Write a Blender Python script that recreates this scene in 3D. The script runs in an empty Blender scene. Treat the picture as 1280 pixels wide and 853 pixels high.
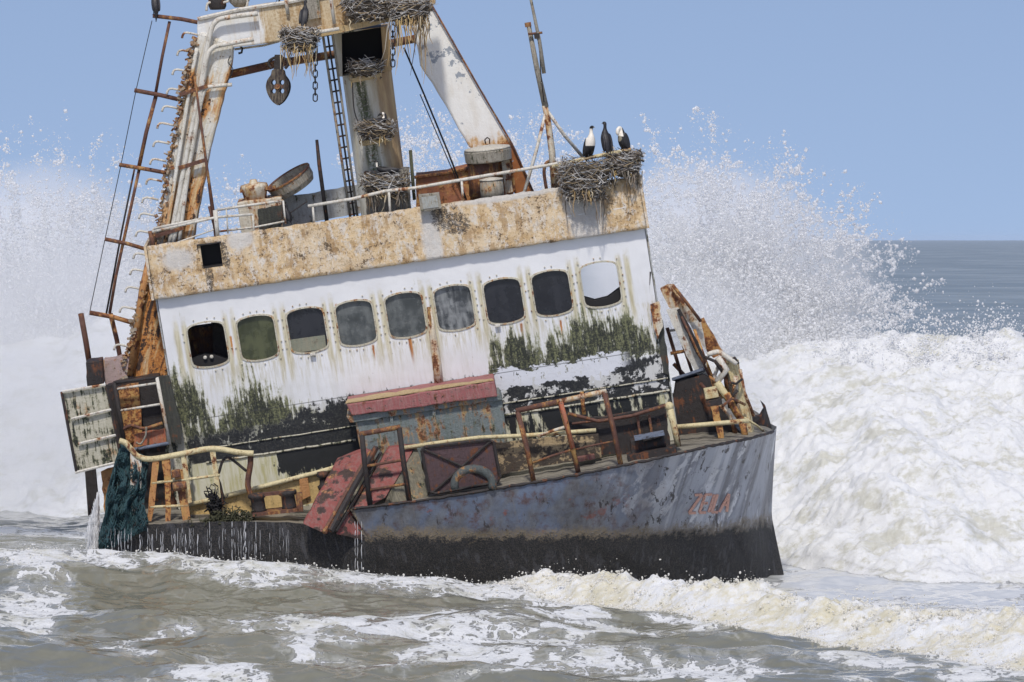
import bpy, bmesh, math, random
import numpy as np
from mathutils import Vector, Matrix, noise as mnoise

random.seed(11)
rng = np.random.default_rng(11)
SC = bpy.context.scene
COL = SC.collection
rad = math.radians

# ------------------------------------------------------------------ camera
F = 6400.0            # focal length in pixels of the 1280 wide photograph
CAM_H = 6.5           # camera height above the sea
HOR = 298.0           # horizon row
PXM = 66.6            # pixels per metre at the wreck

def W(px, py, Y):
    return Vector(((px - 640.0) * Y / F, Y, CAM_H - (py - HOR) * Y / F))

cam_d = bpy.data.cameras.new("camera")
cam = bpy.data.objects.new("camera", cam_d)
COL.objects.link(cam)
cam.location = (0, 0, CAM_H)
cam.rotation_euler = (rad(90), 0, 0)
cam_d.sensor_width = 36.0
cam_d.lens = F / 1280.0 * 36.0
cam_d.shift_y = -(426.5 - HOR) / 1280.0
cam_d.clip_start = 1.0
cam_d.clip_end = 60000.0
SC.camera = cam

# ------------------------------------------------------------------ ship frame: x to the bow, y away, z up
SHIP = (Matrix.Translation(W(500, 600, 96.0)) @ Matrix.Rotation(rad(0.0), 4, 'Z')
        @ Matrix.Rotation(rad(-9.0), 4, 'Y') @ Matrix.Rotation(rad(6), 4, 'X'))
SHIP_I = SHIP.inverted()
_cl = SHIP_I @ Vector((0, 0, CAM_H))

def L(px, py, v=0.0):
    """pixel + distance across the ship -> ship coordinates"""
    d = (SHIP_I @ W(px, py, 100.0)) - _cl
    return _cl + d * ((v - _cl.y) / d.y)

def P(seq, v=None):
    return [L(p[0], p[1], p[2] if len(p) > 2 else v) for p in seq]

# ------------------------------------------------------------------ mesh builder
class MB:
    def __init__(s):
        s.v = []; s.f = []
    def add(s, vs, fs):
        o = len(s.v)
        s.v += [tuple(p) for p in vs]
        s.f += [tuple(i + o for i in f) for f in fs]
        return s
    def prism(s, poly, ext):
        """polygon (3d points) swept along ext"""
        n = len(poly); ext = Vector(ext)
        vs = [Vector(p) for p in poly] + [Vector(p) + ext for p in poly]
        fs = [tuple(range(n)), tuple(range(2 * n - 1, n - 1, -1))]
        fs += [(i, i + n, (i + 1) % n + n, (i + 1) % n) for i in range(n)]
        return s.add(vs, fs)
    def plate(s, px, v0, th):
        return s.prism(P(px, v0), (0, th, 0))
    def tube(s, pts, r, n=6, r2=None, caps=True):
        pts = [Vector(p) for p in pts]
        m = len(pts)
        rings = []; up = None
        for i, p in enumerate(pts):
            t = (pts[min(i + 1, m - 1)] - pts[max(i - 1, 0)])
            if t.length < 1e-9: t = Vector((0, 0, 1))
            t.normalize()
            if up is None:
                up = t.orthogonal().normalized()
            else:
                up = (up - t * up.dot(t))
                up = up.normalized() if up.length > 1e-6 else t.orthogonal().normalized()
            b = t.cross(up)
            k = r[i] if isinstance(r, (list, tuple)) else (r if r2 is None else r + (r2 - r) * i / max(1, m - 1))
            rings.append([p + (up * math.cos(a) + b * math.sin(a)) * k for a in [2 * math.pi * j / n for j in range(n)]])
        vs = [q for ring in rings for q in ring]
        fs = []
        for i in range(m - 1):
            for j in range(n):
                j2 = (j + 1) % n
                fs.append((i * n + j, i * n + j2, (i + 1) * n + j2, (i + 1) * n + j))
        if caps:
            fs.append(tuple(range(n - 1, -1, -1))); fs.append(tuple(range((m - 1) * n, m * n)))
        return s.add(vs, fs)
    def beam(s, a, b, w, h, side=(0, 1, 0)):
        """rectangular bar from a to b: w across the side direction, h in the other"""
        a = Vector(a); b = Vector(b); t = (b - a).normalized()
        sd = Vector(side); sd = (sd - t * sd.dot(t)).normalized(); u = t.cross(sd)
        q = [a + sd * (w / 2) * i + u * (h / 2) * j for i, j in ((-1, -1), (1, -1), (1, 1), (-1, 1))]
        return s.prism(q, b - a)
    def box(s, c, d, R=None):
        c = Vector(c)
        q = [Vector((i * d[0] / 2, j * d[1] / 2, -d[2] / 2)) for i, j in ((-1, -1), (1, -1), (1, 1), (-1, 1))]
        e = Vector((0, 0, d[2]))
        if R is not None:
            q = [R @ p for p in q]; e = R @ e
        return s.prism([c + p for p in q], e)
    def lathe(s, base, axis, prof, n=24, caps=True):
        """prof: (radius, height along axis)"""
        base = Vector(base); ax = Vector(axis).normalized(); u = ax.orthogonal().normalized(); w = ax.cross(u)
        vs = [base + ax * h + (u * math.cos(2 * math.pi * j / n) + w * math.sin(2 * math.pi * j / n)) * r for r, h in prof for j in range(n)]
        fs = []
        for i in range(len(prof) - 1):
            for j in range(n):
                j2 = (j + 1) % n
                fs.append((i * n + j, i * n + j2, (i + 1) * n + j2, (i + 1) * n + j))
        if caps:
            fs.append(tuple(range(n - 1, -1, -1))); fs.append(tuple(range((len(prof) - 1) * n, len(prof) * n)))
        return s.add(vs, fs)
    def ball(s, c, r, n=10, m=6):
        c = Vector(c); r = Vector((r, r, r)) if isinstance(r, (int, float)) else Vector(r)
        prof = [(math.sin(math.pi * i / m), -math.cos(math.pi * i / m)) for i in range(m + 1)]
        prof[0] = (0.02, -1); prof[-1] = (0.02, 1)
        vs = [c + Vector((math.cos(2 * math.pi * j / n) * a * r.x, math.sin(2 * math.pi * j / n) * a * r.y, h * r.z)) for a, h in prof for j in range(n)]
        fs = []
        for i in range(m):
            for j in range(n):
                j2 = (j + 1) % n
                fs.append((i * n + j, i * n + j2, (i + 1) * n + j2, (i + 1) * n + j))
        fs.append(tuple(range(n - 1, -1, -1))); fs.append(tuple(range(m * n, (m + 1) * n)))
        return s.add(vs, fs)
    def grid(s, rows):
        """rows of equally many points -> quads"""
        m = len(rows); n = len(rows[0])
        return s.add([p for r in rows for p in r], [(i * n + j, i * n + j + 1, (i + 1) * n + j + 1, (i + 1) * n + j) for i in range(m - 1) for j in range(n - 1)])
    def mesh(s, name, fix=True):
        me = bpy.data.meshes.new(name)
        me.from_pydata([tuple(p) for p in s.v], [], s.f)
        if fix:
            bm = bmesh.new(); bm.from_mesh(me)
            bmesh.ops.recalc_face_normals(bm, faces=bm.faces)
            bm.to_mesh(me); bm.free()
        return me
    def build(s, name, mat, parent=None, smooth=False, bevel=0.0, label=None, solid=0.0, fix=True, world=None):
        me = s.mesh(name, fix)
        if smooth:
            me.polygons.foreach_set("use_smooth", [True] * len(me.polygons))
        o = bpy.data.objects.new(name, me)
        COL.objects.link(o)
        if mat: me.materials.append(mat)
        if parent is not None: o.parent = parent
        if solid:
            m = o.modifiers.new("solid", 'SOLIDIFY'); m.thickness = solid; m.offset = 0
        if bevel:
            m = o.modifiers.new("bevel", 'BEVEL'); m.width = bevel; m.segments = 2; m.limit_method = 'ANGLE'
        if label: o['label'] = label
        return o

def tag(o, label, cat=None, group=None, kind=None):
    if label: o['label'] = label
    if cat: o['category'] = cat
    if group: o['group'] = group
    if kind: o['kind'] = kind
    return o

def on_ship(o):
    """a thing resting on the wreck: its mesh is in ship axes about its own base"""
    return o

def thing_mesh(mb, name, mat, base, label, cat, group=None, **kw):
    """one-mesh thing built in ship coordinates, origin moved to base"""
    base = Vector(base)
    mb.v = [tuple(Vector(p) - base) for p in mb.v]
    o = mb.build(name, mat, None, **kw)
    o.matrix_world = SHIP @ Matrix.Translation(base)
    return tag(o, label, cat, group)

def thing_empty(name, base, label, cat, group=None):
    o = bpy.data.objects.new(name, None); COL.objects.link(o)
    o.empty_display_size = 0.2
    o.matrix_world = SHIP @ Matrix.Translation(Vector(base))
    return tag(o, label, cat, group)

def sub(mb, base):
    base = Vector(base)
    mb.v = [tuple(Vector(p) - base) for p in mb.v]
    return mb

def rough_poly(px, step=6.0, amp=1.2, skip=()):
    """pixel polygon with a ragged, corroded outline"""
    out = []
    n = len(px)
    for i in range(n):
        a = px[i]; b = px[(i + 1) % n]
        out.append(a)
        d = math.hypot(b[0] - a[0], b[1] - a[1])
        k = int(d / step)
        if i in skip or k < 2: continue
        nx, ny = -(b[1] - a[1]) / d, (b[0] - a[0]) / d
        for j in range(1, k):
            t = j / k; e = random.uniform(-amp, amp)
            q = [a[c] + (b[c] - a[c]) * t for c in range(len(a))]
            q[0] += nx * e; q[1] += ny * e
            out.append(tuple(q))
    return out

def smooth_path(pts, k=4):
    """Catmull-Rom through 3d points"""
    pts = [Vector(p) for p in pts]; out = []
    for i in range(len(pts) - 1):
        p0 = pts[max(i - 1, 0)]; p1 = pts[i]; p2 = pts[i + 1]; p3 = pts[min(i + 2, len(pts) - 1)]
        for j in range(k):
            t = j / k
            out.append(0.5 * ((2 * p1) + (p2 - p0) * t + (2 * p0 - 5 * p1 + 4 * p2 - p3) * t * t + (3 * p1 - p0 - 3 * p2 + p3) * t ** 3))
    out.append(pts[-1])
    return out

# ------------------------------------------------------------------ numpy noise
def _hash(ix, iy, seed):
    h = (ix.astype(np.int64) * 374761393 + iy.astype(np.int64) * 668265263 + seed * 982451653) & 0xFFFFFFFF
    h = ((h ^ (h >> 13)) * 1274126177) & 0xFFFFFFFF
    return (h ^ (h >> 16)) & 0xFFFF

def perlin(x, y, seed=0):
    ix = np.floor(x); iy = np.floor(y); fx = x - ix; fy = y - iy
    u = fx * fx * fx * (fx * (fx * 6 - 15) + 10); w = fy * fy * fy * (fy * (fy * 6 - 15) + 10)
    def g(dx, dy):
        a = _hash(ix + dx, iy + dy, seed) * (2 * np.pi / 65536.0)
        return np.cos(a) * (fx - dx) + np.sin(a) * (fy - dy)
    n0 = g(0, 0) * (1 - u) + g(1, 0) * u
    n1 = g(0, 1) * (1 - u) + g(1, 1) * u
    return (n0 * (1 - w) + n1 * w) * 1.5

def fbm(x, y, oct=5, gain=0.5, lac=2.03, seed=0, mode='f'):
    s = np.zeros_like(x); a = 1.0; t = 0.0
    for i in range(oct):
        n = perlin(x, y, seed + i * 17)
        if mode == 'b': n = np.abs(n) * 2 - 0.5
        elif mode == 'r': n = 1 - np.abs(n) * 2
        s += a * n; t += a
        a *= gain; x = x * lac + 3.1; y = y * lac - 1.7
    return s / t

def sstep(x, a, b):
    t = np.clip((x - a) / (b - a), 0, 1)
    return t * t * (3 - 2 * t)

# ------------------------------------------------------------------ material writer
class X:
    """a value socket with arithmetic"""
    def __init__(s, m, sock): s.m = m; s.s = sock
    def __add__(s, o): return s.m.math('ADD', s, o)
    __radd__ = __add__
    def __sub__(s, o): return s.m.math('SUBTRACT', s, o)
    def __rsub__(s, o): return s.m.math('SUBTRACT', o, s)
    def __mul__(s, o): return s.m.math('MULTIPLY', s, o)
    __rmul__ = __mul__
    def __truediv__(s, o): return s.m.math('DIVIDE', s, o)

class Mat:
    def __init__(s, name):
        s.mat = bpy.data.materials.new(name); s.mat.use_nodes = True
        s.nt = s.mat.node_tree; s.nt.nodes.clear()
        s.out = s.nt.nodes.new('ShaderNodeOutputMaterial')
        s.b = s.nt.nodes.new('ShaderNodeBsdfPrincipled')
        s.nt.links.new(s.b.outputs[0], s.out.inputs[0])
        tc = s.nt.nodes.new('ShaderNodeTexCoord'); s.obj = X(s, tc.outputs['Object'])
        ge = s.nt.nodes.new('ShaderNodeNewGeometry'); s.pos = X(s, ge.outputs['Position']); s.nrm = X(s, ge.outputs['Normal'])
        s.b.inputs['Roughness'].default_value = 0.7
    def put(s, inp, v):
        if isinstance(v, X): s.nt.links.new(v.s, inp)
        elif isinstance(v, (tuple, list)) and len(v) == 3 and inp.type == 'RGBA': inp.default_value = (*v, 1)
        else: inp.default_value = v
    def math(s, op, a, b=0.0, c=None, clamp=False):
        n = s.nt.nodes.new('ShaderNodeMath'); n.operation = op; n.use_clamp = clamp
        s.put(n.inputs[0], a); s.put(n.inputs[1], b)
        if c is not None: s.put(n.inputs[2], c)
        return X(s, n.outputs[0])
    def mx(s, a, b): return s.math('MAXIMUM', a, b)
    def mn(s, a, b): return s.math('MINIMUM', a, b)
    def xyz(s, v=None):
        n = s.nt.nodes.new('ShaderNodeSeparateXYZ'); s.put(n.inputs[0], v or s.obj)
        return [X(s, o) for o in n.outputs]
    def vec(s, scale=(1, 1, 1), rot=(0, 0, 0), loc=(0, 0, 0), v=None):
        n = s.nt.nodes.new('ShaderNodeMapping'); s.put(n.inputs[0], v or s.obj)
        n.inputs['Scale'].default_value = scale; n.inputs['Rotation'].default_value = rot; n.inputs['Location'].default_value = loc
        return X(s, n.outputs[0])
    def noise(s, scale, st=(1, 1, 1), detail=5, rough=0.6, dist=0.0, v=None, loc=(0, 0, 0), typ='FBM'):
        n = s.nt.nodes.new('ShaderNodeTexNoise')
        n.noise_type = typ
        s.put(n.inputs['Vector'], s.vec(st, loc=loc, v=v))
        n.inputs['Scale'].default_value = scale; n.inputs['Detail'].default_value = detail
        n.inputs['Roughness'].default_value = rough; n.inputs['Distortion'].default_value = dist
        return X(s, n.outputs[0])
    def warp(s, v, scale, amt):
        n = s.nt.nodes.new('ShaderNodeTexNoise'); s.put(n.inputs['Vector'], v); n.inputs['Scale'].default_value = scale; n.inputs['Detail'].default_value = 4
        a = s.nt.nodes.new('ShaderNodeVectorMath'); a.operation = 'MULTIPLY_ADD'; s.nt.links.new(n.outputs['Color'], a.inputs[0]); a.inputs[1].default_value = (amt,) * 3; s.put(a.inputs[2], v)
        return X(s, a.outputs[0])
    def voro(s, scale, st=(1, 1, 1), v=None, feat='F1', out='Distance'):
        n = s.nt.nodes.new('ShaderNodeTexVoronoi'); n.feature = feat
        s.put(n.inputs['Vector'], s.vec(st, v=v)); n.inputs['Scale'].default_value = scale
        return X(s, n.outputs[out])
    def ss(s, x, a, b, lo=0.0, hi=1.0):
        n = s.nt.nodes.new('ShaderNodeMapRange'); n.interpolation_type = 'SMOOTHSTEP'
        s.put(n.inputs[0], x); n.inputs[1].default_value = a; n.inputs[2].default_value = b
        n.inputs[3].default_value = lo; n.inputs[4].default_value = hi
        if a > b:
            n.inputs[1].default_value = b; n.inputs[2].default_value = a; n.inputs[3].default_value = hi; n.inputs[4].default_value = lo
        return X(s, n.outputs[0])
    def mix(s, f, a, b, mode='MIX'):
        n = s.nt.nodes.new('ShaderNodeMix'); n.data_type = 'RGBA'; n.blend_type = mode
        s.put(n.inputs[0], f); s.put(n.inputs[6], a); s.put(n.inputs[7], b)
        return X(s, n.outputs[2])
    def ramp(s, x, stops):
        """value ramp over arbitrary (x, y) stops, linear"""
        x0, x1 = stops[0][0], stops[-1][0]
        y0 = min(q[1] for q in stops); y1 = max(q[1] for q in stops); k = (y1 - y0) or 1.0
        n = s.nt.nodes.new('ShaderNodeValToRGB'); cr = n.color_ramp
        t = (x - x0) / (x1 - x0)
        s.put(n.inputs[0], t)
        while len(cr.elements) < len(stops): cr.elements.new(0.5)
        for e, q in zip(cr.elements, stops):
            e.position = (q[0] - x0) / (x1 - x0)
        for e, q in zip(cr.elements, stops):
            g = (q[1] - y0) / k; e.color = (g, g, g, 1)
        return X(s, n.outputs[0]) * k + y0
    def attr(s, name, out='Fac'):
        n = s.nt.nodes.new('ShaderNodeAttribute'); n.attribute_name = name
        return X(s, n.outputs[out])
    def bump(s, h, strength=0.5, dist=0.02):
        n = s.nt.nodes.new('ShaderNodeBump'); n.inputs['Strength'].default_value = strength; n.inputs['Distance'].default_value = dist
        s.put(n.inputs['Height'], h)
        s.nt.links.new(n.outputs[0], s.b.inputs['Normal'])
        return s
    def done(s, color, rough=0.7, metal=0.0, spec=None):
        s.put(s.b.inputs['Base Color'], color); s.put(s.b.inputs['Roughness'], rough); s.put(s.b.inputs['Metallic'], metal)
        if spec is not None: s.put(s.b.inputs['Specular IOR Level'], spec)
        return s.mat

RUST_D = (0.055, 0.022, 0.012); RUST_M = (0.17, 0.060, 0.022); RUST_O = (0.42, 0.15, 0.035); RUST_Y = (0.50, 0.30, 0.09)
BLACK = (0.010, 0.010, 0.011)

def weathered(name, base, rust=0.5, algae=0.0, dark=0.0, dirt=(0.34, 0.29, 0.20), sc=1.0, rough=0.65, chips=0.5, streak=0.6, orange=0.5, off=0.0):
    """painted steel left to the sea: dirt streaks, rust blooms with orange runs, chips, algae"""
    m = Mat(name); o = (off, off * 2, off * 3)
    n1 = m.noise(1.3 * sc, detail=7, rough=0.65, loc=o)
    n2 = m.noise(5 * sc, detail=6, rough=0.7, loc=o)
    n3 = m.noise(26 * sc, detail=4, rough=0.7, loc=o)
    st = m.noise(5 * sc, st=(1, 1, 0.16), detail=6, rough=0.65, loc=o)
    st2 = m.noise(15 * sc, st=(1, 1, 0.12), detail=4, rough=0.6, loc=o)
    c = m.mix(m.ss(st2, 0.40, 0.66) * 0.65 * streak, base, dirt)
    c = m.mix(m.ss(n2, 0.50, 0.66) * 0.45, c, tuple(0.6 * q for q in dirt))
    c = m.mix(m.ss(n3, 0.55, 0.70) * 0.5, c, tuple(0.45 * q for q in dirt))
    c = m.mix(m.ss(n3, 0.46, 0.34) * 0.25, c, tuple(min(1, 1.25 * q) for q in base))
    if rust > 0:
        r = n1 * 0.45 + st * 0.4 + n2 * 0.15
        hi = 0.605 - 0.14 * rust
        c = m.mix(m.ss(r, hi - 0.05, hi + 0.03) * 0.8, c, m.mix(m.ss(n2, 0.42, 0.58), RUST_Y, RUST_O) if orange > 0 else RUST_M)
        c = m.mix(m.ss(r + (n2 - 0.5) * 0.4, hi + 0.015, hi + 0.05), c, m.mix(m.ss(n2, 0.44, 0.56), RUST_O if orange >= 0.5 else RUST_M, RUST_M))
        c = m.mix(m.ss(r * 0.6 + n2 * 0.4 + (n3 - 0.5) * 0.35, hi + 0.035, hi + 0.06), c, m.mix(m.ss(n3, .42, .58), RUST_D, RUST_M))
    if chips > 0:
        c = m.mix(m.ss(n2 * 0.5 + n3 * 0.5, 0.625 - 0.06 * chips, 0.635 - 0.06 * chips), c, m.mix(n3, RUST_D, (0.08, 0.06, 0.05)))
    if algae > 0:
        a = st * 0.35 + st2 * 0.35 + n2 * 0.3
        c = m.mix(m.ss(a, 0.57 - 0.13 * algae, 0.62 - 0.13 * algae) * .6, c, (.16, .165, .085))
        c = m.mix(m.ss(a, 0.60 - 0.13 * algae, 0.63 - 0.13 * algae), c, m.mix(m.ss(n3, 0.45, 0.6), BLACK, (0.07, 0.08, 0.038)))
    if dark > 0:
        c = m.mix(m.ss(n1 * 0.4 + n2 * 0.6, 0.60 - 0.2 * dark, 0.65 - 0.2 * dark) * .9, c, m.mix(n3, BLACK, (0.05, 0.035, 0.028)))
    m.bump(n2 * 0.7 + n3 * 0.6, 0.8, 0.03)
    return m.done(c, m.ss(n2, 0.3, 0.8, rough - 0.1, rough + 0.25))
# ------------------------------------------------------------------ materials
M_pipe = weathered("chalky_white_paint", (0.66, 0.63, 0.56), rust=0.30, dirt=(0.42, 0.36, 0.24), sc=1.6, chips=0.35)
M_pipe_y = weathered("cream_yellow_paint", (0.66, 0.57, 0.33), rust=0.25, dirt=(0.40, 0.30, 0.14), sc=1.5, chips=0.4)
M_yellow = weathered("yellow_ochre_paint", (0.60, 0.42, 0.17), rust=0.15, dirt=(0.36, 0.26, 0.11), sc=1.2, chips=0.45, dark=0.2)
M_rust = weathered("brown_rusted_steel", (0.13, 0.055, 0.035), rust=0.5, dirt=(0.06, 0.03, 0.02), sc=1.8, chips=0.5, orange=0.2)
M_rust_or = weathered("orange_rusted_paint", (0.50, 0.24, 0.085), rust=0.75, dirt=(0.30, 0.16, 0.07), sc=1.4, chips=0.5)
M_rust_cream = weathered("cream_paint_with_orange_rust", (0.62, 0.57, 0.46), rust=0.72, dirt=(0.42, 0.30, 0.16), sc=1.3, chips=0.5)
M_leg_l = weathered("white_paint_eaten_by_rust", (0.66, 0.65, 0.60), rust=0.62, dirt=(0.50, 0.38, 0.20), sc=0.9, chips=0.5, off=3.1)
M_iron = weathered("wet_black_iron", (0.030, 0.024, 0.022), rust=0.25, dirt=(0.02, 0.016, 0.014), sc=2, chips=0.3, orange=0.0)
M_maroon = weathered("maroon_scabbed_iron", (0.095, 0.055, 0.058), rust=0.35, dirt=(0.045, 0.03, 0.03), sc=3, chips=0.7, orange=0.0)
M_boxgreen = weathered("grey_green_flaking_paint", (0.18, 0.205, 0.20), rust=0.42, dirt=(0.10, 0.14, 0.12), sc=1.6, chips=0.55, algae=0.25, orange=0.3)
M_pink = weathered("faded_red_paint", (0.32, 0.10, 0.095), rust=0.15, dirt=(0.40, 0.32, 0.28), sc=2.2, chips=0.6, streak=0.45, dark=0.1, orange=0.0)
M_red = weathered("wet_red_paint", (0.235, 0.055, 0.045), rust=0.25, dirt=(0.22, 0.13, 0.11), sc=1.1, chips=0.5, streak=1.0, dark=0.52, orange=0.1)
M_board = weathered("mouldy_cream_board", (0.50, 0.47, 0.37), rust=0.1, dirt=(0.30, 0.27, 0.17), sc=1.4, chips=0.45, algae=0.62)
M_grey = weathered("grey_streaked_paint", (0.42, 0.43, 0.42), rust=0.22, dirt=(0.22, 0.20, 0.17), sc=1.2, chips=0.4, algae=0.35, off=1.3)
M_rustbox = weathered("rust_red_panel", (0.33, 0.115, 0.05), rust=0.7, dirt=(0.20, 0.10, 0.06), sc=1.1, chips=0.5)
M_drum = weathered("weathered_grey_drum", (0.34, 0.31, 0.25), rust=0.15, dirt=(0.14, 0.12, 0.09), sc=2.0, chips=0.4, algae=0.25, streak=1.0)
M_guano = weathered("guano_crust", (0.62, 0.58, 0.49), rust=0.0, dirt=(0.40, 0.34, 0.25), sc=3, chips=0.2)
M_wood = weathered("bleached_tan_ledge", (0.52, 0.38, 0.19), rust=0.1, dirt=(0.36, 0.27, 0.15), sc=2.5, chips=0.3)
M_dark_in = Mat("near_black_interior").done((0.018, 0.017, 0.018), 0.8)  # even near-black colour for inner walls, desks, niche and scupper
M_plank = weathered("black_mouldy_plank", (0.035, 0.036, 0.03), rust=0.1, dirt=(0.10, 0.10, 0.07), sc=2, chips=0.2, orange=0.0)
M_dblue = weathered("wet_blue_grey_plate", (0.16, 0.19, 0.25), rust=0.15, dirt=(0.06, 0.06, 0.07), sc=1.2, chips=0.4, dark=0.3, orange=0)

def mat_leg_right():
    m = Mat("white_gantry_paint")
    n = m.noise(1.1, detail=7, rough=.65, loc=(4, 0, 2)); n2 = m.noise(7, detail=6, rough=.7); n3 = m.noise(30, detail=4, rough=.7)
    st = m.noise(6, st=(1, 1, .3), detail=6)
    x, y, z = m.xyz()
    a = L(640, 200, 2.4); b = L(520, 40, 2.4)
    t = (z - a.z) * (1.0 / (b.z - a.z))            # 0 at the foot, 1 high up
    c = m.mix(m.ss(st, .4, .7) * .4, (.80, .79, .75), (.62, .56, .46))
    rl = m.ss(t, .42, -.02) * .26 + n * .5 + st * .3
    c = m.mix(m.ss(rl, .53, .60), c, (.62, .40, .18))
    c = m.mix(m.ss(rl + (n3 - .5) * .2, .58, .63), c, m.mix(n2, RUST_O, RUST_M))
    c = m.mix(m.ss(m.noise(1.6, detail=7, rough=.75, loc=(1.2, 7, 3.4)), .555, .562), c, (.30, .33, .37))
    c = m.mix(m.ss(n2 * .6 + n3 * .4, .63, .65), c, RUST_D)
    m.bump(n2 + n3 * .4, .5, .02)
    return m.done(c, .6)
M_leg_r = mat_leg_right()

def mat_leg_left():
    m = Mat("gantry_paint_bleeding_rust")
    x, y, z = m.xyz()
    a = L(180, 400, .5); b = L(262, 70, .5)
    t = (z - a.z) * (1.0 / (b.z - a.z))
    R = (0, math.atan2(b.x - a.x, b.z - a.z), 0)
    v = m.vec(rot=(0, -R[1], 0))
    st = m.noise(7, st=(1, 1, .12), detail=6, rough=.65, v=v); st2 = m.noise(20, st=(1, 1, .10), detail=5, rough=.65, v=v); st3 = m.noise(3.2, st=(1, 1, .22), detail=6, rough=.6, v=v, loc=(1, 0, 4))
    n2 = m.noise(7, detail=6, rough=.7); n3 = m.noise(30, detail=4, rough=.7)
    c = m.mix(m.ss(st2, .42, .62) * .6, (.70, .68, .62), (.54, .45, .28))
    w = m.ss(t, 1.1, -.25) * .22 + m.ss(t, .62, .86) * m.ss(t, 1.02, .92) * .14 + st3 * .75 + n2 * .12
    c = m.mix(m.ss(w, .50, .56) * .85, c, m.mix(m.ss(st2, .42, .58), (.60, .40, .15), (.52, .24, .07)))
    c = m.mix(m.ss(w + (st - .5) * .3, .56, .61), c, m.mix(m.ss(n3, .38, .66), (.58, .25, .06), (.34, .12, .03)))
    c = m.mix(m.ss(w * .5 + n2 * .4 + n3 * .1, .545, .565) * m.ss(st, .50, .54), c, (.045, .024, .016))
    c = m.mix(m.ss(n2 * .5 + n3 * .5, .585, .60), c, RUST_D)
    m.bump(n2 + n3 + st, .7, .03)
    return m.done(c, .7)
M_leg_l = mat_leg_left()
M_flake = weathered("scaling_rust_flakes", (.40, .34, .26), rust=.75, dirt=(.22, .15, .09), sc=3, chips=.8)

def mat_mast():
    m = Mat("pale_mast_paint")
    n = m.noise(1.6, detail=7, rough=.65); n3 = m.noise(28, detail=4, rough=.7); st = m.noise(7, st=(1, 1, .13), detail=6, rough=.65)
    st2 = m.noise(4, st=(1, 1, .2), detail=6, loc=(3, 3, 1))
    x, y, z = m.xyz()
    a = L(440, 60, 1.2); b = L(478, 250, 1.2)
    u = x - (a.x + 0.05) - (z - a.z) * ((b.x - a.x) / (b.z - a.z))
    tanside = m.ss(u + (st2 - .5) * .5, .12, .32)
    c = m.mix(tanside, m.mix(m.ss(st, .4, .7), (.66, .64, .56), (.50, .45, .33)), m.mix(m.ss(st, .35, .65), (.50, .36, .19), (.32, .21, .11)))
    c = m.mix(m.ss(st2 * .7 + n3 * .3, .60, .68) * .8, c, (.30, .20, .10))
    gz = m.ss(m.math('ABSOLUTE', u + .06 + (n - .5) * .2), .17, .07)
    c = m.mix(gz * m.ss(st * .5 + n3 * .5, .42, .55), c, m.mix(m.ss(n3, .4, .6), (.015, .016, .012), (.11, .13, .055)))
    c = m.mix(m.ss(n, .64, .68), c, RUST_M)
    m.bump(n3 + st, .5, .02)
    return m.done(c, .75)
M_mast = mat_mast()

def mat_beam():
    m = Mat("beam_paint_white_to_tan")
    x, y, z = m.xyz()
    n3 = m.noise(22, detail=4, rough=.7); st = m.noise(8, st=(1, 1, .12), detail=6, rough=.65); n = m.noise(2.5, detail=6)
    a = L(322, 40, .7)
    tan = m.ss(x + (st - .5) * .9, a.x - .05, a.x + .15)
    topz = L(300, 18, .7).z
    lip = m.ss(z - topz - (x - L(300, 18, .7).x) * .02 + (n - .5) * .25, -.05, .10)
    c = m.mix(m.ss(st, .45, .75) * .5, (.72, .72, .70), (.60, .52, .38))
    tc = m.mix(m.ss(st * .6 + n3 * .4, .38, .62), (.62, .52, .35), (.36, .22, .09))
    tc = m.mix(m.ss(n3 * .5 + n * .5, .56, .64), tc, (.16, .09, .04))
    c = m.mix(m.mx(tan, lip * .75), c, tc)
    c = m.mix(m.ss(st * .5 + n * .5, .63, .67), c, RUST_O)
    m.bump(n3 + st, .5, .02)
    return m.done(c, .75)
M_beam = mat_beam()

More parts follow.
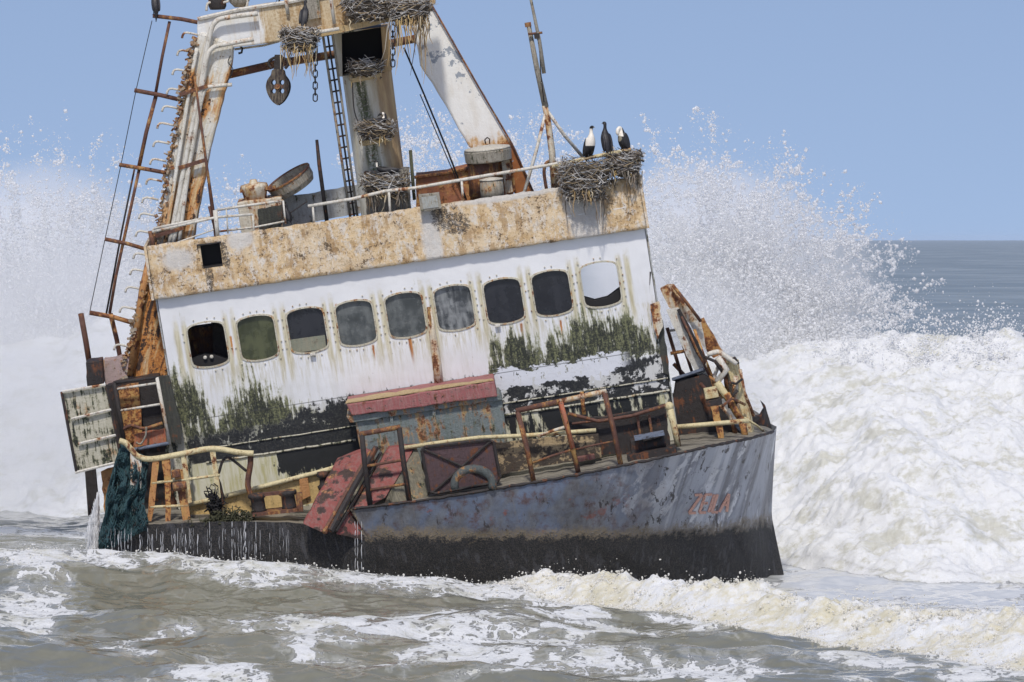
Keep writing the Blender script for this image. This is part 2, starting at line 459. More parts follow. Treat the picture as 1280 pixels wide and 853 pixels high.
def mat_parapet():
    m = Mat("lichen_crusted_parapet")
    n = m.noise(1.5, detail=8, rough=.65, loc=(2, 1, 0)); n2 = m.noise(9, detail=7, rough=.75); n3 = m.noise(42, detail=4, rough=.75)
    st = m.noise(8, st=(1, 1, .22), detail=6, rough=.7)
    v = m.voro(24); n5 = m.noise(16, detail=6, rough=.8, loc=(5, 5, 5))
    x, y, z = m.xyz()
    n6 = m.noise(3.2, detail=7, rough=.7, loc=(7, 1, 2)); s9 = m.noise(13, st=(1, 1, .2), detail=6, rough=.7, loc=(4, 4, 0))
    c = m.mix(m.ss(n6, .42, .58), (.66, .50, .30), (.50, .335, .165))
    c = m.mix(m.ss(n2, .46, .62) * .45, c, (.66, .58, .44))
    c = m.mix(m.ss(n, .50, .60) * .55, c, (.66, .54, .38))
    c = m.mix(m.ss(st * .6 + n2 * .4, .50, .57) * .75, c, (.66, .62, .56))
    spk = n5 * .55 + n3 * .3 + n6 * .15
    c = m.mix(m.ss(spk, .525, .56) * .8, c, (.27, .17, .075))
    c = m.mix(m.ss(spk + (n6 - .5) * .5, .57, .60) * .9, c, (.085, .058, .035))
    c = m.mix(m.ss(s9 + (n6 - .5) * .5, .60, .68) * .6, c, (.30, .18, .08))
    c = m.mix(m.ss(s9, .42, .34) * .6, c, (.76, .70, .60))
    c = m.mix(m.ss(m.noise(5, st=(1, 1, .12), detail=6, rough=.7, loc=(8, 0, 0)), .54, .62) * .7, c, (.38, .24, .11))
    # bleached grey patches at scuppers and lower edge
    def patch(px, py, rx, rz):
        q = L(px, py, 0)
        return m.ss(m.math('SQRT', m.math('POWER', m.math('ABSOLUTE', x - q.x) / rx, 2) + m.math('POWER', m.math('ABSOLUTE', z - q.z) / rz, 2)) + (n2 - .5) * 1.1, 1.1, .6)
    g = m.mx(m.mx(patch(730, 265, .40, .85), patch(540, 300, .20, .75)), m.mx(patch(222, 325, .35, .22), patch(440, 258, .8, .12)))
    g = m.mx(g, m.mx(patch(640, 245, 1.2, .10), patch(300, 300, .3, .2)))
    c = m.mix(g * .85, c, m.mix(st, (.52, .50, .47), (.64, .62, .58)))
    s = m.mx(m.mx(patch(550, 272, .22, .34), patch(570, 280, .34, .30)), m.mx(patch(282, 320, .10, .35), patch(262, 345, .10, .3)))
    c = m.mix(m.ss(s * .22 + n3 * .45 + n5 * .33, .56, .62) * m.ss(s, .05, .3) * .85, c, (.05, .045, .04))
    h = n2 * .8 + n5 * .6 + n3 * .3
    m.bump(h, .9, .05)
    return m.done(c, .9)
M_parapet = mat_parapet()

# window row of the wheelhouse
WINS = [(260, 431), (322, 422.5), (384, 413), (445, 404), (507, 394), (568, 385), (630, 376.5), (690, 366.5), (751, 356)]
WC = [L(a, b, 0) for a, b in WINS]

def mat_wall():
    m = Mat("white_wheelhouse_paint")
    x, y, z0 = m.xyz()
    k = (WC[-1].z - WC[0].z) / (WC[-1].x - WC[0].x)
    d = (WC[0].z + (x - WC[0].x) * k) - z0          # metres below the line of window centres
    pitch = (WC[-1].x - WC[0].x) / 8
    ph = (x - WC[0].x) * (1 / pitch) + .5
    fr = m.math('FRACT', ph + 20)                  # .5 at a window centre
    n = m.noise(1.2, detail=7, rough=.6); n2 = m.noise(6, detail=6, rough=.7); n3 = m.noise(30, detail=5, rough=.75)
    st = m.noise(9, st=(1, 1, .14), detail=7, rough=.7); st2 = m.noise(26, st=(1, 1, .10), detail=5, rough=.65); st3 = m.noise(3, st=(1, 1, .2), detail=5)
    c = m.mix(m.ss(n, .35, .7), (.74, .74, .74), (.68, .68, .68))
    c = m.mix(m.ss(st * .5 + st2 * .5, .46, .66) * .42 * m.ss(d, -.5, .7), c, (.54, .52, .44))
    c = m.mix(m.ss(d, .4, 1.6) * m.ss(st3, .4, .7) * .35, c, (.48, .46, .40))
    # cream grime round the frames, running down from their corners
    ax = m.math('ABSOLUTE', fr - .5)
    g = m.ss(ax + (st - .5) * .16, .33, .40) * m.ss(ax, .50, .44) * m.ss(d + (n2 - .5) * .5, -.65, -.3) * m.ss(d + (st - .5) * 1.2, 1.1, .35)
    c = m.mix(g * .9, c, m.mix(m.ss(st2, .35, .65), (.60, .55, .38), (.42, .36, .20)))
    under = m.ss(d, .42, .5) * m.ss(d + (st - .5) * 1.5, 1.05, .55) * m.ss(st2, .42, .62)
    c = m.mix(under * .55, c, (.47, .42, .27))
    # rust dots and runs
    def run(px, py, w, ln, colr=RUST_O, amt=1.0):
        q = L(px, py, 0); dz = (q.z - z0)
        f = m.ss(m.math('ABSOLUTE', x - q.x + (n2 - .5) * .05) + m.ss(dz, 0, ln) * w * .3, w, w * .35) * m.ss(dz, -.02, .03) * m.ss(dz + (st2 - .5) * .3, ln, ln * .35)
        return f * amt
    for a in ((512, 422, .05, .6), (466, 431, .03, .35), (651, 404, .035, .45), (420, 380, .035, .42), (536, 385, .035, 1.55), (288, 420, .03, .5), (700, 400, .03, .5)):
        c = m.mix(run(*a), c, m.mix(m.ss(st2, .35, .6), (.50, .22, .05), (.30, .10, .03)))
    dots = m.ss(m.voro(9, st=(1, .2, 1)), .10, .06) * m.ss(n2, .55, .62) * m.ss(d, -.9, -.3)
    c = m.mix(dots, c, (.09, .05, .03))
    # algae: streaks rising from the wet foot of the wall
    X_ = lambda px: L(px, 440, 0).x
    pts = [(196, .8), (213, .10), (236, .45), (258, 1.20), (280, .75), (308, .45), (335, .75), (360, 1.10), (395, 1.42), (440, 1.52), (520, 1.75), (580, 1.8), (604, 1.20), (616, .36), (655, .50), (680, .74), (700, .46), (735, .26), (765, .26), (790, .42), (806, .56), (825, .6)]
    top = m.ramp(x, [(X_(a), b) for a, b in pts])
    xs = L(600, 440, 0).x; xl = L(318, 440, 0).x; xr = L(455, 440, 0).x
    right = m.ss(x, xs - .1, xs + .2); mid = m.ss(x, xl - .3, xl + .5) * m.ss(x, xr + .6, xr)
    s14 = m.noise(15, st=(1, 1, .13), detail=6, rough=.7, loc=(2, 0, 1)); s5 = m.noise(4.5, st=(1, 1, .28), detail=6, rough=.65, loc=(0, 3, 3))
    e = d - top + (s5 - .5) * 1.35
    A = m.ss(e, -.30, .75) * (1 - right * m.ss(d + (n2 - .5) * .7 + (s5 - .5) * .5, 1.42, 1.56)) * 1.25
    sg = s14 * .46 + st2 * .26 + n3 * .16 + n2 * .12
    halo = m.ss(sg - (.60 - .20 * A), .0, .09) * .75
    A = A * m.ss(m.noise(2.6, detail=5, rough=.65, loc=(6, 0, 2)), .38, .60, .80, 1.15)
    halo = m.ss(sg - (.575 - .20 * A), .0, .10) * .85
    c = m.mix(halo, c, m.mix(m.ss(n2, .4, .6), (.46, .45, .32), (.33, .33, .20)))
    cov = m.ss(sg - (.625 - .185 * A), .0, .06)
    c = m.mix(cov, c, m.mix(m.ss(n3 * .5 + s14 * .5, .47, .60), (.018, .020, .013), (.18, .185, .09)))
    # bitumen band, flaking back to white in sharp-edged scraps
    scr = m.noise(1.9, detail=9, rough=.7, loc=(9, 2, 5), st=(1, 1, 1.7)); scr2 = m.noise(7, detail=6, rough=.75, loc=(1, 1, 5), st=(1, 1, .5))
    pk = scr * .6 + scr2 * .4
    bd = m.ss(d + (s14 - .5) * .5 + (n2 - .5) * .4 - m.ss(x, xl + 1.2, xl) * .30 - right * .08, 1.36, 1.42)
    left = 1 - m.mx(right, mid)
    thr = left * .475 + right * .490 + mid * (1 - right) * .455
    blk = bd * m.ss(pk + m.ss(d, 1.4, 2.1) * .035 - thr, -.012 + 0 * thr if False else -.012, .008) if False else bd * m.ss(pk + m.ss(d, 1.4, 2.1) * .035 + (1 - thr), .988, 1.008)
    c = m.mix(bd * .45, c, m.mix(n2, (.50, .49, .44), (.36, .36, .31)))
    c = m.mix(bd * right * m.ss(scr2, .50, .62) * .6, c, (.25, .25, .25))
    c = m.mix(blk, c, m.mix(m.ss(n3, .45, .65), (.010, .011, .013), (.045, .046, .040)))
    # a clean-edged white repaint between the algae and the band
    wp = right * m.ss(m.math('ABSOLUTE', d - 1.50 + (scr - .5) * .8), .17, .15) * m.ss(x, L(790, 440, 0).x, L(770, 440, 0).x) * m.ss(scr2, .40, .42)
    c = m.mix(wp, c, (.66, .67, .70))
    # second, lower plating: black top then dirty cream
    low = m.ss(d, 2.18, 2.20)
    lw = d + (st2 - .5) * .55 + (n2 - .5) * .45
    c2 = m.mix(m.ss(st * .6 + st2 * .4, .42, .62), (.62, .60, .47), (.46, .43, .22))
    c2 = m.mix(m.ss(lw + m.ss(x, xl + .3, xl - .9) * 1.5, 2.72, 2.66) * m.mx(m.ss(mid + (s5 - .5) * 2.2, .45, .52), right * m.ss(s5, .42, .48)), c2, (.013, .014, .014))
    c2 = m.mix(m.ss(n2 * .5 + st * .5, .60, .64), c2, (.05, .045, .03))
    c2 = m.mix(m.ss(lw, 3.25, 3.4) * .9, c2, (.03, .03, .022))
    c = m.mix(low, c, c2)
    seam = m.mx(m.ss(m.math('ABSOLUTE', d - 1.36), .012, .004), m.ss(m.math('ABSOLUTE', d - 1.93), .012, .004)) * .7
    c = m.mix(seam, c, (.05, .05, .045))
    big = m.noise(.9, detail=3)
    m.bump(big * 3 + n3 * .2 + blk * -.2 - cov * .1, .4, .03)
    return m.done(c, m.ss(n2, .3, .7, .45, .7))
M_hoop = weathered("dark_green_iron", (.085, .10, .095), rust=.4, dirt=(.05, .045, .04), sc=3, chips=.6, orange=.2)
M_wall = mat_wall()

def mat_hull():
    m = Mat("hull_plating")
    x, y, z = m.xyz()
    wx, wy, wz = m.xyz(m.pos)
    n = m.noise(.9, detail=7, rough=.6); n2 = m.noise(5, detail=7, rough=.7); n3 = m.noise(30, detail=5, rough=.75); nb = m.noise(60, detail=3, rough=.7)
    st = m.noise(2.2, st=(1, 1, .35), detail=6, rough=.6, v=m.vec(rot=(0, rad(-38), 0)))
    st2 = m.noise(10, st=(1, 1, .14), detail=6, rough=.65)
    xb = L(800, 600, -2).x; xa = L(470, 640, -2).x
    bow = m.ss(x + (n - .5) * 1.5, L(700, 600, -2).x, L(900, 600, -2).x)
    c = m.mix(m.ss(n2 * .6 + st2 * .4, .36, .64), (.135, .145, .16), (.075, .070, .072))
    c = m.mix(m.ss(st * .6 + n * .4, .42, .58) * .7, c, (.11, .15, .23))
    c = m.mix(bow, c, m.mix(m.ss(st, .40, .60), (.35, .37, .41), (.19, .20, .23)))
    c = m.mix(bow * m.ss(st * .7 + n2 * .3, .53, .58), c, (.60, .61, .62))
    rib = m.noise(1, st=(2.4, .01, .02), detail=3, v=m.vec(rot=(0, rad(-24), 0)))
    c = m.mix(bow * m.ss(rib, .51, .56) * .65, c, (.52, .53, .55)); c = m.mix(bow * m.ss(rib, .48, .43) * .7, c, (.11, .11, .125))
    c = m.mix((1 - bow) * m.ss(n2 * .5 + n * .5, .50, .60) * .85, c, (.085, .048, .042))
    c = m.mix((1 - bow) * m.ss(m.noise(2.5, detail=6, loc=(3, 3, 8)), .60, .66) * .7, c, (.20, .062, .045))
    c = m.mix(m.ss(n2 * .55 + n3 * .45, .60, .63), c, (.030, .024, .024))
    c = m.mix(m.ss(m.noise(3.1, detail=8, rough=.75, st=(1.5, 1, .6), loc=(0, 0, 2)), .585, .60), c, (.04, .035, .037))
    c = m.mix((1 - bow) * m.ss(st2, .55, .68) * .5, c, (.16, .16, .16))
    # mussel line: level with the sea, not with the ship
    tide = wz - (L_T - .0) + (n2 - .5) * .55 + (n3 - .5) * .30 + (n - .5) * .3
    aft = m.ss(x, L(455, 640, -2).x, L(430, 640, -2).x)
    tide = tide - aft * .75
    fr = m.ss(tide, .20, .04)
    c = m.mix(fr * m.ss(nb * .5 + n3 * .5, .36, .54), c, m.mix(nb, (.085, .062, .036), (.26, .205, .125)))
    c = m.mix(m.ss(tide, .02, -.10), c, m.mix(m.ss(nb * .4 + n3 * .6, .44, .62), (.008, .009, .011), m.mix(n2, (.055, .050, .048), (.085, .070, .055))))
    c = m.mix(m.ss(tide, -.1, -.4) * m.ss(st2, .53, .62) * .4, c, (.12, .12, .13))
    rough_h = m.mix(m.ss(tide, .05, -.05), n3 * .25, nb)
    b = m.nt.nodes.new('ShaderNodeBump'); b.inputs['Strength'].default_value = .35; b.inputs['Distance'].default_value = .10
    m.put(b.inputs['Height'], n * 1.2 + st * .8)
    b2 = m.nt.nodes.new('ShaderNodeBump'); b2.inputs['Strength'].default_value = .8; b2.inputs['Distance'].default_value = .05
    m.put(b2.inputs['Height'], rough_h); m.nt.links.new(b.outputs[0], b2.inputs['Normal'])
    m.nt.links.new(b2.outputs[0], m.b.inputs['Normal'])
    return m.done(c, m.ss(tide, .1, -.1, .42, .55))
L_T = W(700, 668, 94.5).z
M_hull = mat_hull()

def mat_deck():
    m = Mat("weathered_deck")
    n = m.noise(2, st=(.35, 1, 1), detail=7, rough=.65); n2 = m.noise(9, st=(.3, 1.4, 1), detail=6, rough=.7); n3 = m.noise(35, detail=4)
    c = m.mix(m.ss(n2, .35, .65), (.30, .275, .22), (.14, .125, .10))
    c = m.mix(m.ss(n, .52, .62), c, (.055, .048, .038))
    c = m.mix(m.ss(n3, .55, .7) * .6, c, (.42, .40, .34))
    m.bump(n2 + n3, .6, .03)
    return m.done(c, m.ss(n, .3, .7, .35, .75))
M_deck = mat_deck()

def mat_glass():
    m = Mat("salt_filmed_glass")
    n = m.noise(2.2, detail=6, rough=.6); n2 = m.noise(14, detail=5); x, y, z = m.xyz()
    st = m.noise(8, st=(1, 1, .2), detail=4)
    c = m.mix(m.ss(n * .7 + st * .3, .40, .66), (.050, .057, .058), (.145, .155, .15))
    c = m.mix(m.ss(n2, .55, .7) * .3, c, (.25, .26, .25))
    return m.done(c, m.ss(n, .3, .7, .12, .4))
M_glass = mat_glass()
def mat_glass2(nm, a, b):
    m = Mat(nm)
    n = m.noise(2.6, detail=6, rough=.65, loc=(3, 1, 0)); st = m.noise(9, st=(1, 1, .2), detail=4)
    return m.done(m.mix(m.ss(n * .6 + st * .4, .42, .6), a, b), m.ss(n, .3, .7, .15, .45))
M_glass_g = mat_glass2("green_slimed_glass", (.040, .046, .022), (.085, .092, .042))
M_glass_f = mat_glass2("fogged_glass", (.04, .045, .05), (.24, .25, .25))
M_glass_d = mat_glass2("dark_glass", (.012, .013, .018), (.022, .023, .028))

def mat_twig(nm="nest_twigs"):
    m = Mat(nm)
    c = X(m, m.nt.nodes.new('ShaderNodeVertexColor').outputs[0])
    m.c = c
    m.nt.nodes[-1].layer_name = "tint"
    return m.done(c, .9)
M_twig = mat_twig()
M_bird = mat_twig("cormorant_plumage"); M_bird.node_tree.nodes['Principled BSDF'].inputs['Roughness'].default_value = .55
M_net = weathered("teal_net_twine", (.022, .070, .080), rust=0, dirt=(.015, .035, .04), sc=4, chips=.3, dark=.3)
M_weed = weathered("green_brown_weed", (.085, .085, .04), rust=0, dirt=(.04, .035, .02), sc=5, chips=.3)
M_rope = Mat("tarred_rope").done((.018, .016, .016), .8)
M_letter = weathered("faded_salmon_paint", (.72, .40, .30), rust=0.1, dirt=(.30, .16, .12), sc=3, chips=.6, orange=0)
# ------------------------------------------------------------------ the wreck
ship = bpy.data.objects.new("shipwreck", None); COL.objects.link(ship)
ship.empty_display_size = 1.0
ship.matrix_world = SHIP
tag(ship, "rusting grounded trawler leaning in the surf, nine wheelhouse windows and ZEILA on its bow", "shipwreck")

def part(name, mb, mat, parent=None, **kw):
    return mb.build(name, mat, parent or ship, **kw)

px = 1.0 / PXM        # one photo pixel in metres at the wreck

# ---- hull: stations (top px, top py, v) and (low px, low py, v)
VC = 2.3
def hull_stations(tab):
    T = [L(a, b, v) for a, b, v, *_ in tab]
    K = [L(t[3], t[4], t[5]) for t in tab]
    B = [L(t[6], t[7], t[8]) for t in tab]
    return T, K, B
aft = [(126, 660, -1.2, 127, 690, -1.1, 132, 790, -.9), (160, 657, -1.7, 160, 690, -1.6, 164, 790, -1.3), (200, 655, -1.9, 201, 690, -1.8, 205, 790, -1.5), (250, 653, -2.0, 252, 690, -1.95, 255, 790, -1.6),
       (310, 652, -2.1, 311, 690, -2.05, 313, 790, -1.7), (370, 654, -2.15, 371, 690, -2.1, 372, 790, -1.7), (430, 660, -2.2, 432, 690, -2.15, 433, 790, -1.7), (470, 664, -2.2, 471, 690, -2.15, 472, 790, -1.7)]
fwd = [(437, 637, -2.25, 462, 674, -2.2, 470, 790, -1.7), (470, 633, -2.25, 484, 678, -2.2, 492, 790, -1.7), (520, 627, -2.25, 526, 678, -2.2, 530, 790, -1.7), (580, 618, -2.3, 583, 678, -2.2, 585, 790, -1.7),
       (640, 608, -2.3, 640, 678, -2.15, 640, 790, -1.65), (700, 598, -2.3, 697, 676, -2.1, 695, 790, -1.6), (760, 586, -2.25, 750, 674, -1.9, 746, 790, -1.4), (810, 576, -2.1, 793, 672, -1.55, 790, 790, -1.0),
       (850, 567, -1.85, 828, 670, -1.1, 828, 790, -.5), (885, 559, -1.45, 862, 668, -.6, 866, 790, .1), (915, 553, -.9, 895, 665, -.05, 902, 790, .7), (940, 548, -.2, 926, 660, .6, 938, 790, 1.3), (958, 543, .7, 946, 655, 1.3, 962, 790, 1.8), (967, 540, 1.7, 957, 650, 1.9, 976, 790, 2.2)]
def loft(tab, nu, nv, mb, corr=False):
    T, K, B = hull_stations(tab)
    T = smooth_path(T, nu); K = smooth_path(K, nu); B = smooth_path(B, nu)
    xa = L(780, 600, -2).x; xb = L(900, 600, -2).x
    near = []
    for i, (t, k, b) in enumerate(zip(T, K, B)):
        row = []
        for j in range(nv + 1):
            s = j / nv
            if s < .45:
                q = s / .45; p = t.lerp(k, q)
                sag = math.sin(q * math.pi) * .10
            else:
                q = (s - .45) / .55; p = k.lerp(b, q); sag = 0
            p = p.copy()
            w = min(1, max(0, (p.x - xa) / (xb - xa))) if corr else 0
            p.y += sag * w * 1.5
            # plates buckled in over the frames
            ph = (p.x + .25 * (p.z - T[i].z) * w) * 2 * math.pi / .62
            env = min(1.0, s / .12) * max(0.0, 1 - max(0, s - .5) / .2)
            p.y -= corr * env * (0.016 + .075 * w) * (abs(math.sin(ph / 2)) ** .7 - .5)
            p.y += (mnoise.noise(Vector((p.x * .8, p.z * .9, 1.7))) * .07 + mnoise.noise(Vector((p.x * 3.1, p.z * 3.1, 4))) * .02) * env
            if s > .5:
                p.y += mnoise.noise(Vector((p.x * 5, p.z * 5, 9))) * .035 * min(1, (len(T) - 1 - i) / 20)
            if j == 0: p.z += mnoise.noise(Vector((p.x * 6, 0, 3))) * .02
            row.append(p)
        near.append(row)
    far = [[Vector((p.x, 2 * VC - p.y, p.z)) for p in r] for r in near]
    mb.grid(near); mb.grid(far)
    return near, far
hb = MB()
nearA, farA = loft(aft, 6, 24, hb)
nearF, farF = loft(fwd, 12, 30, hb, True)
# end caps and stem
def cap(a, b): hb.grid([a, b])
cap(nearA[0], farA[0]); cap(nearF[0], farF[0])
stem = [(p + q) * .5 + Vector((.10 + .22 * (i / 30) ** 2, 0, 0)) for i, (p, q) in enumerate(zip(nearF[-1], farF[-1]))]
hb.grid([nearF[-1], stem]); hb.grid([stem, farF[-1]])
hull = part("hull", hb, M_hull, smooth=True, fix=False)
m_ = hull.modifiers.new("edges", 'EDGE_SPLIT'); m_.split_angle = rad(50)

dk = MB()
def deck_rows(near, far, n=10):
    return [[a[0].lerp(b[0], t / n) + Vector((0, 0, -.01)) for t in range(n + 1)] for a, b in zip(near, far)]
dk.grid(deck_rows(nearF, farF))
part("foredeck", dk, M_deck, smooth=True)
dk = MB(); dk.grid(deck_rows(nearA, farA))
part("afterdeck", dk, M_deck, smooth=True)
# ragged lip along the deck edge
rp = [r[0] + Vector((0, -.015, .01)) for r in nearF[2:]]
part("gunwale_lip", MB().tube(rp, [.022 + .014 * random.random() for _ in rp], 5), M_iron)

# ---- name on the bow
def letter_stroke(mb, pts, w):
    for a, b in zip(pts, pts[1:]):
        mb.beam(a, b, .02, w, side=(0, 1, 0))
def hull_pt(a, b):
    """point on the hull plating under a pixel"""
    best = None
    o = _cl; d = (L(a, b, -1) - _cl).normalized()
    return o, d
from mathutils.bvhtree import BVHTree
_bv = BVHTree.FromPolygons(hb.v, hb.f)
def on_hull(a, b, lift=.018):
    o, d = hull_pt(a, b)
    h, nrm, i, dist = _bv.ray_cast(o, d)
    if h is None: return L(a, b, -1)
    return h - d * lift
# letters slope with the flare: (u, w) in a box, u along, w up
def lett(u0, strokes, name):
    mb = MB()
    for st in strokes:
        q = []
        for u, w in st:
            a = 861 + (u0 + u) * 10.5 + w * 7.5; b = 641.5 - (u0 + u) * .35 - w * 22.5
            q.append((a, b))
        for (a1, b1), (a2, b2) in zip(q, q[1:]):
            n = 5
            dx, dy = a2 - a1, b2 - b1; ln = math.hypot(dx, dy); nx, ny = -dy / ln * 1.55, dx / ln * 1.55
            r1 = [on_hull(a1 + dx * i / n + nx, b1 + dy * i / n + ny) for i in range(n + 1)]
            r2 = [on_hull(a1 + dx * i / n - nx, b1 + dy * i / n - ny) for i in range(n + 1)]
            mb.grid([r1, r2])
    o = mb.build(name, M_letter, hull, solid=.012)
lett(0.0, [[(0, 1), (.85, 1), (0, 0), (.85, 0)]], "name_letter")
lett(1.25, [[(.8, 1), (0, 1), (0, 0), (.8, 0)], [(0, .52), (.65, .52)]], "name_letter")
lett(2.35, [[(0, 1), (0, 0)]], "name_letter")
lett(2.72, [[(0, 1), (0, 0), (.75, 0)]], "name_letter")
lett(3.62, [[(0, 0), (.45, 1), (.9, 0)], [(.15, .4), (.75, .4)]], "name_letter")

# ---- wheelhouse
HD = 3.7            # depth of the house
wx0 = (L(196, 375).x + L(213, 455).x + L(222, 535).x) / 3
wx1 = (L(806, 285).x + L(829, 440).x) / 2
kz = (WC[-1].z - WC[0].z) / (WC[-1].x - WC[0].x)
def wz(x, d): return WC[0].z + (x - WC[0].x) * kz - d        # z of the line d metres under the window row
WA, WB = .345, .42
NA = 56
def win_outline(c, a=WA, b=WB, n=NA, extra=(), y=0.0):
    out = []
    for t in extra or [2 * math.pi * i / n for i in range(n)]:
        cx, sx = math.cos(t), math.sin(t)
        r = (abs(cx) ** 11 + abs(sx) ** 11) ** (-1 / 11)
        ux, uz = cx * r, sx * r
        out.append(Vector((c.x + ux * a + uz * a * .0, y, c.z + uz * b * (1 - .15 * ux * ux) + ux * a * kz * .9)))
    return out
wall = MB()
xb_ = [wx0] + [(WC[i].x + WC[i + 1].x) / 2 for i in range(8)] + [wx1]
DU, DL = -.62, .62
ragged_glass = []
for i, c in enumerate(WC):
    xa, xb = xb_[i], xb_[i + 1]
    # angles incl. the rectangle corners
    zt = lambda x: wz(x, DU); zb = lambda x: wz(x, DL)
    ring_in = win_outline(c)
    ring_out = []
    for p in ring_in:
        t = math.atan2(p.z - c.z, p.x - c.x); cx, sx = math.cos(t), math.sin(t)
        cand = []
        if cx > 1e-6: cand.append((xb - c.x) / cx)
        if cx < -1e-6: cand.append((xa - c.x) / cx)
        # sloping top and bottom lines
        for dd, sgn in ((DU, 1), (DL, -1)):
            z0 = wz(c.x, dd) - c.z
            den = sx - kz * cx
            if abs(den) > 1e-6 and z0 / den > 0: cand.append(z0 / den)
        r = min(q for q in cand if q > 0)
        ring_out.append(Vector((c.x + cx * r, 0, c.z + sx * r)))
    for (qx, dd) in ((xa, DU), (xb, DU), (xb, DL), (xa, DL)):      # snap nearest to the corners
        q = Vector((qx, 0, wz(qx, dd)))
        j = min(range(NA), key=lambda k: (ring_out[k] - q).length); ring_out[j] = q
    wall.add(ring_in + ring_out, [(j, (j + 1) % NA, (j + 1) % NA + NA, j + NA) for j in range(NA)])
    top = [Vector((xa + (xb - xa) * s / 4, 0, wz(xa + (xb - xa) * s / 4, DU))) for s in range(5)]
    toph = [p + Vector((0, 0, .75)) for p in top]
    wall.grid([toph, top])
    low = [[Vector((xa + (xb - xa) * s / 4, 0, wz(xa + (xb - xa) * s / 4, DL + (3.3) * k / 8))) for s in range(5)] for k in range(9)]
    wall.grid(low)
house = part("wheelhouse_wall", wall, M_wall, solid=.03)
# remaining walls, floor and roof of the house
zt0, zt1 = wz(wx0, -1.15), wz(wx1, -1.15)
zb0, zb1 = wz(wx0, 3.9), wz(wx1, 3.9)
sd = MB()
for xx, a, b in ((wx0 - .012, zt0, zb0), (wx1 + .012, zt1, zb1)):
    sd.prism([(xx, .016, b), (xx, HD, b), (xx, HD, a), (xx, .016, a)], (.02 if xx > 0 else -.02, 0, 0))
part("side_wall", MB().prism([(wx0 - .012, .016, zb0), (wx0 - .012, HD, zb0), (wx0 - .012, HD, zt0), (wx0 - .012, .016, zt0)], (-.03, 0, 0)), M_grey)
part("side_wall", MB().prism([(wx1 + .012, .016, zb1), (wx1 + .012, HD, zb1), (wx1 + .012, HD, zt1), (wx1 + .012, .016, zt1)], (.03, 0, 0)), M_grey)
# back wall with two openings one sees through
def opening(pxs): return [L(a, b, HD) for a, b in pxs]
op1 = opening([(231, 398), (263, 398), (263, 411), (231, 411)])
op9 = opening([(722, 322), (776, 322), (770, 373), (733, 379)])
x1a, x1b = min(p.x for p in op1), max(p.x for p in op1); x9a, x9b = min(p.x for p in op9), max(p.x for p in op9)
z1a, z1b = min(p.z for p in op1), max(p.z for p in op1); z9a, z9b = min(p.z for p in op9), max(p.z for p in op9)
bw = MB()
def slab(xa, xb, za, zb): bw.prism([(xa, HD, za), (xb, HD, za), (xb, HD, zb), (xa, HD, zb)], (0, .04, 0))
zlo = min(zb0, zb1); zhi = max(zt0, zt1)
slab(wx0, x1a, zlo, zt0); slab(x1b, x9a, zlo, zhi - .6); slab(x9b, wx1, zlo, zt1)
slab(x1a, x1b, zlo, z1a); slab(x1a, x1b, z1b, zt0 + .1); slab(x9a, x9b, zlo, z9a); slab(x9a, x9b, z9b, zt1)
part("back_wall", bw, M_dark_in)
part("roof", MB().prism([(wx0, .02, zt0 - .12), (wx0, HD, zt0 - .12), (wx1, HD, zt1 - .12), (wx1, .02, zt1 - .12)], (0, 0, .06)), M_grey)
part("wheelhouse_floor", MB().prism([(wx0, .03, wz(wx0, 1.6)), (wx0, HD, wz(wx0, 1.6)), (wx1, HD, wz(wx1, 1.6)), (wx1, .03, wz(wx1, 1.6))], (0, 0, -.06)), M_dark_in)
# inner partition and brown console behind the first window
part("inner_partition", MB().prism([L(266, 395, .9), L(285, 392, .9), L(285, 470, .9), L(266, 470, .9)], (0, .05, 0)), M_iron)
part("brown_console", MB().prism([L(226, 413, 1.6), L(270, 407, 1.6), L(270, 470, 1.6), L(226, 470, 1.6)], (0, .5, 0)), M_rust)

M_frame = weathered("grimy_cream_frame", (.60, .57, .46), rust=.35, dirt=(.30, .24, .13), sc=4, chips=.7)
# windows: a bolted frame each, panes where they survive
panes = {1: M_glass_g, 2: M_glass_d, 3: M_glass, 4: M_glass, 5: M_glass_f, 6: M_glass_d, 7: M_glass_d}
for i, c in enumerate(WC):
    fr = MB()
    o1 = win_outline(c, WA + .022, WB + .022, y=-.030); i1 = win_outline(c, WA - .004, WB - .004, y=-.032)
    i2 = win_outline(c, WA - .005, WB - .005, y=.06); o2 = win_outline(c, WA + .030, WB + .030, y=-.012)
    fr.grid([o2 + o2[:1], o1 + o1[:1], i1 + i1[:1], i2 + i2[:1]])
    bl = MB()
    for p in win_outline(c, WA + .085, WB + .085, n=22, y=-.02):
        if random.random() < .7: fr.lathe(p, (0, -1, 0), [(.014, -.02), (.014, .014), (.006, .022)], 6)
    fo = part("window", fr, M_frame, smooth=False)
    if i in panes:
        pn = win_outline(c, WA, WB, y=.035)
        MB().prism(pn, (0, .01, 0)).build("pane", panes[i], fo)
# half-lowered light blind in the third, curved dark ledge in the first and last
part("interior_ledge", MB().prism([L(362, 425, .02), L(406, 419, .02), L(408, 436, .02), L(366, 442, .02)], (0, .01, 0)), weathered("dull_olive_ledge", (.22, .23, .17), rust=0, chips=.2, sc=2))
lp = [L(a, b, .3) for a, b in ((236, 452), (245, 446), (256, 443), (268, 444), (285, 450), (285, 475), (236, 475))]
part("curved_desk", MB().prism(lp, (0, .3, 0)), M_dark_in)
for a, b in ((256.5, 447), (264.5, 446)):
    part("desk_knob", MB().lathe(L(a, b, .28), (0, -1, 0), [(.035, 0), (.035, .03), (.02, .04)], 12), M_pipe)
lp = [L(a, b, .25) for a, b in ((730, 372), (744, 376), (760, 372), (776, 360), (782, 395), (730, 400))]
part("curved_desk", MB().prism(lp, (0, .3, 0)), M_dark_in)

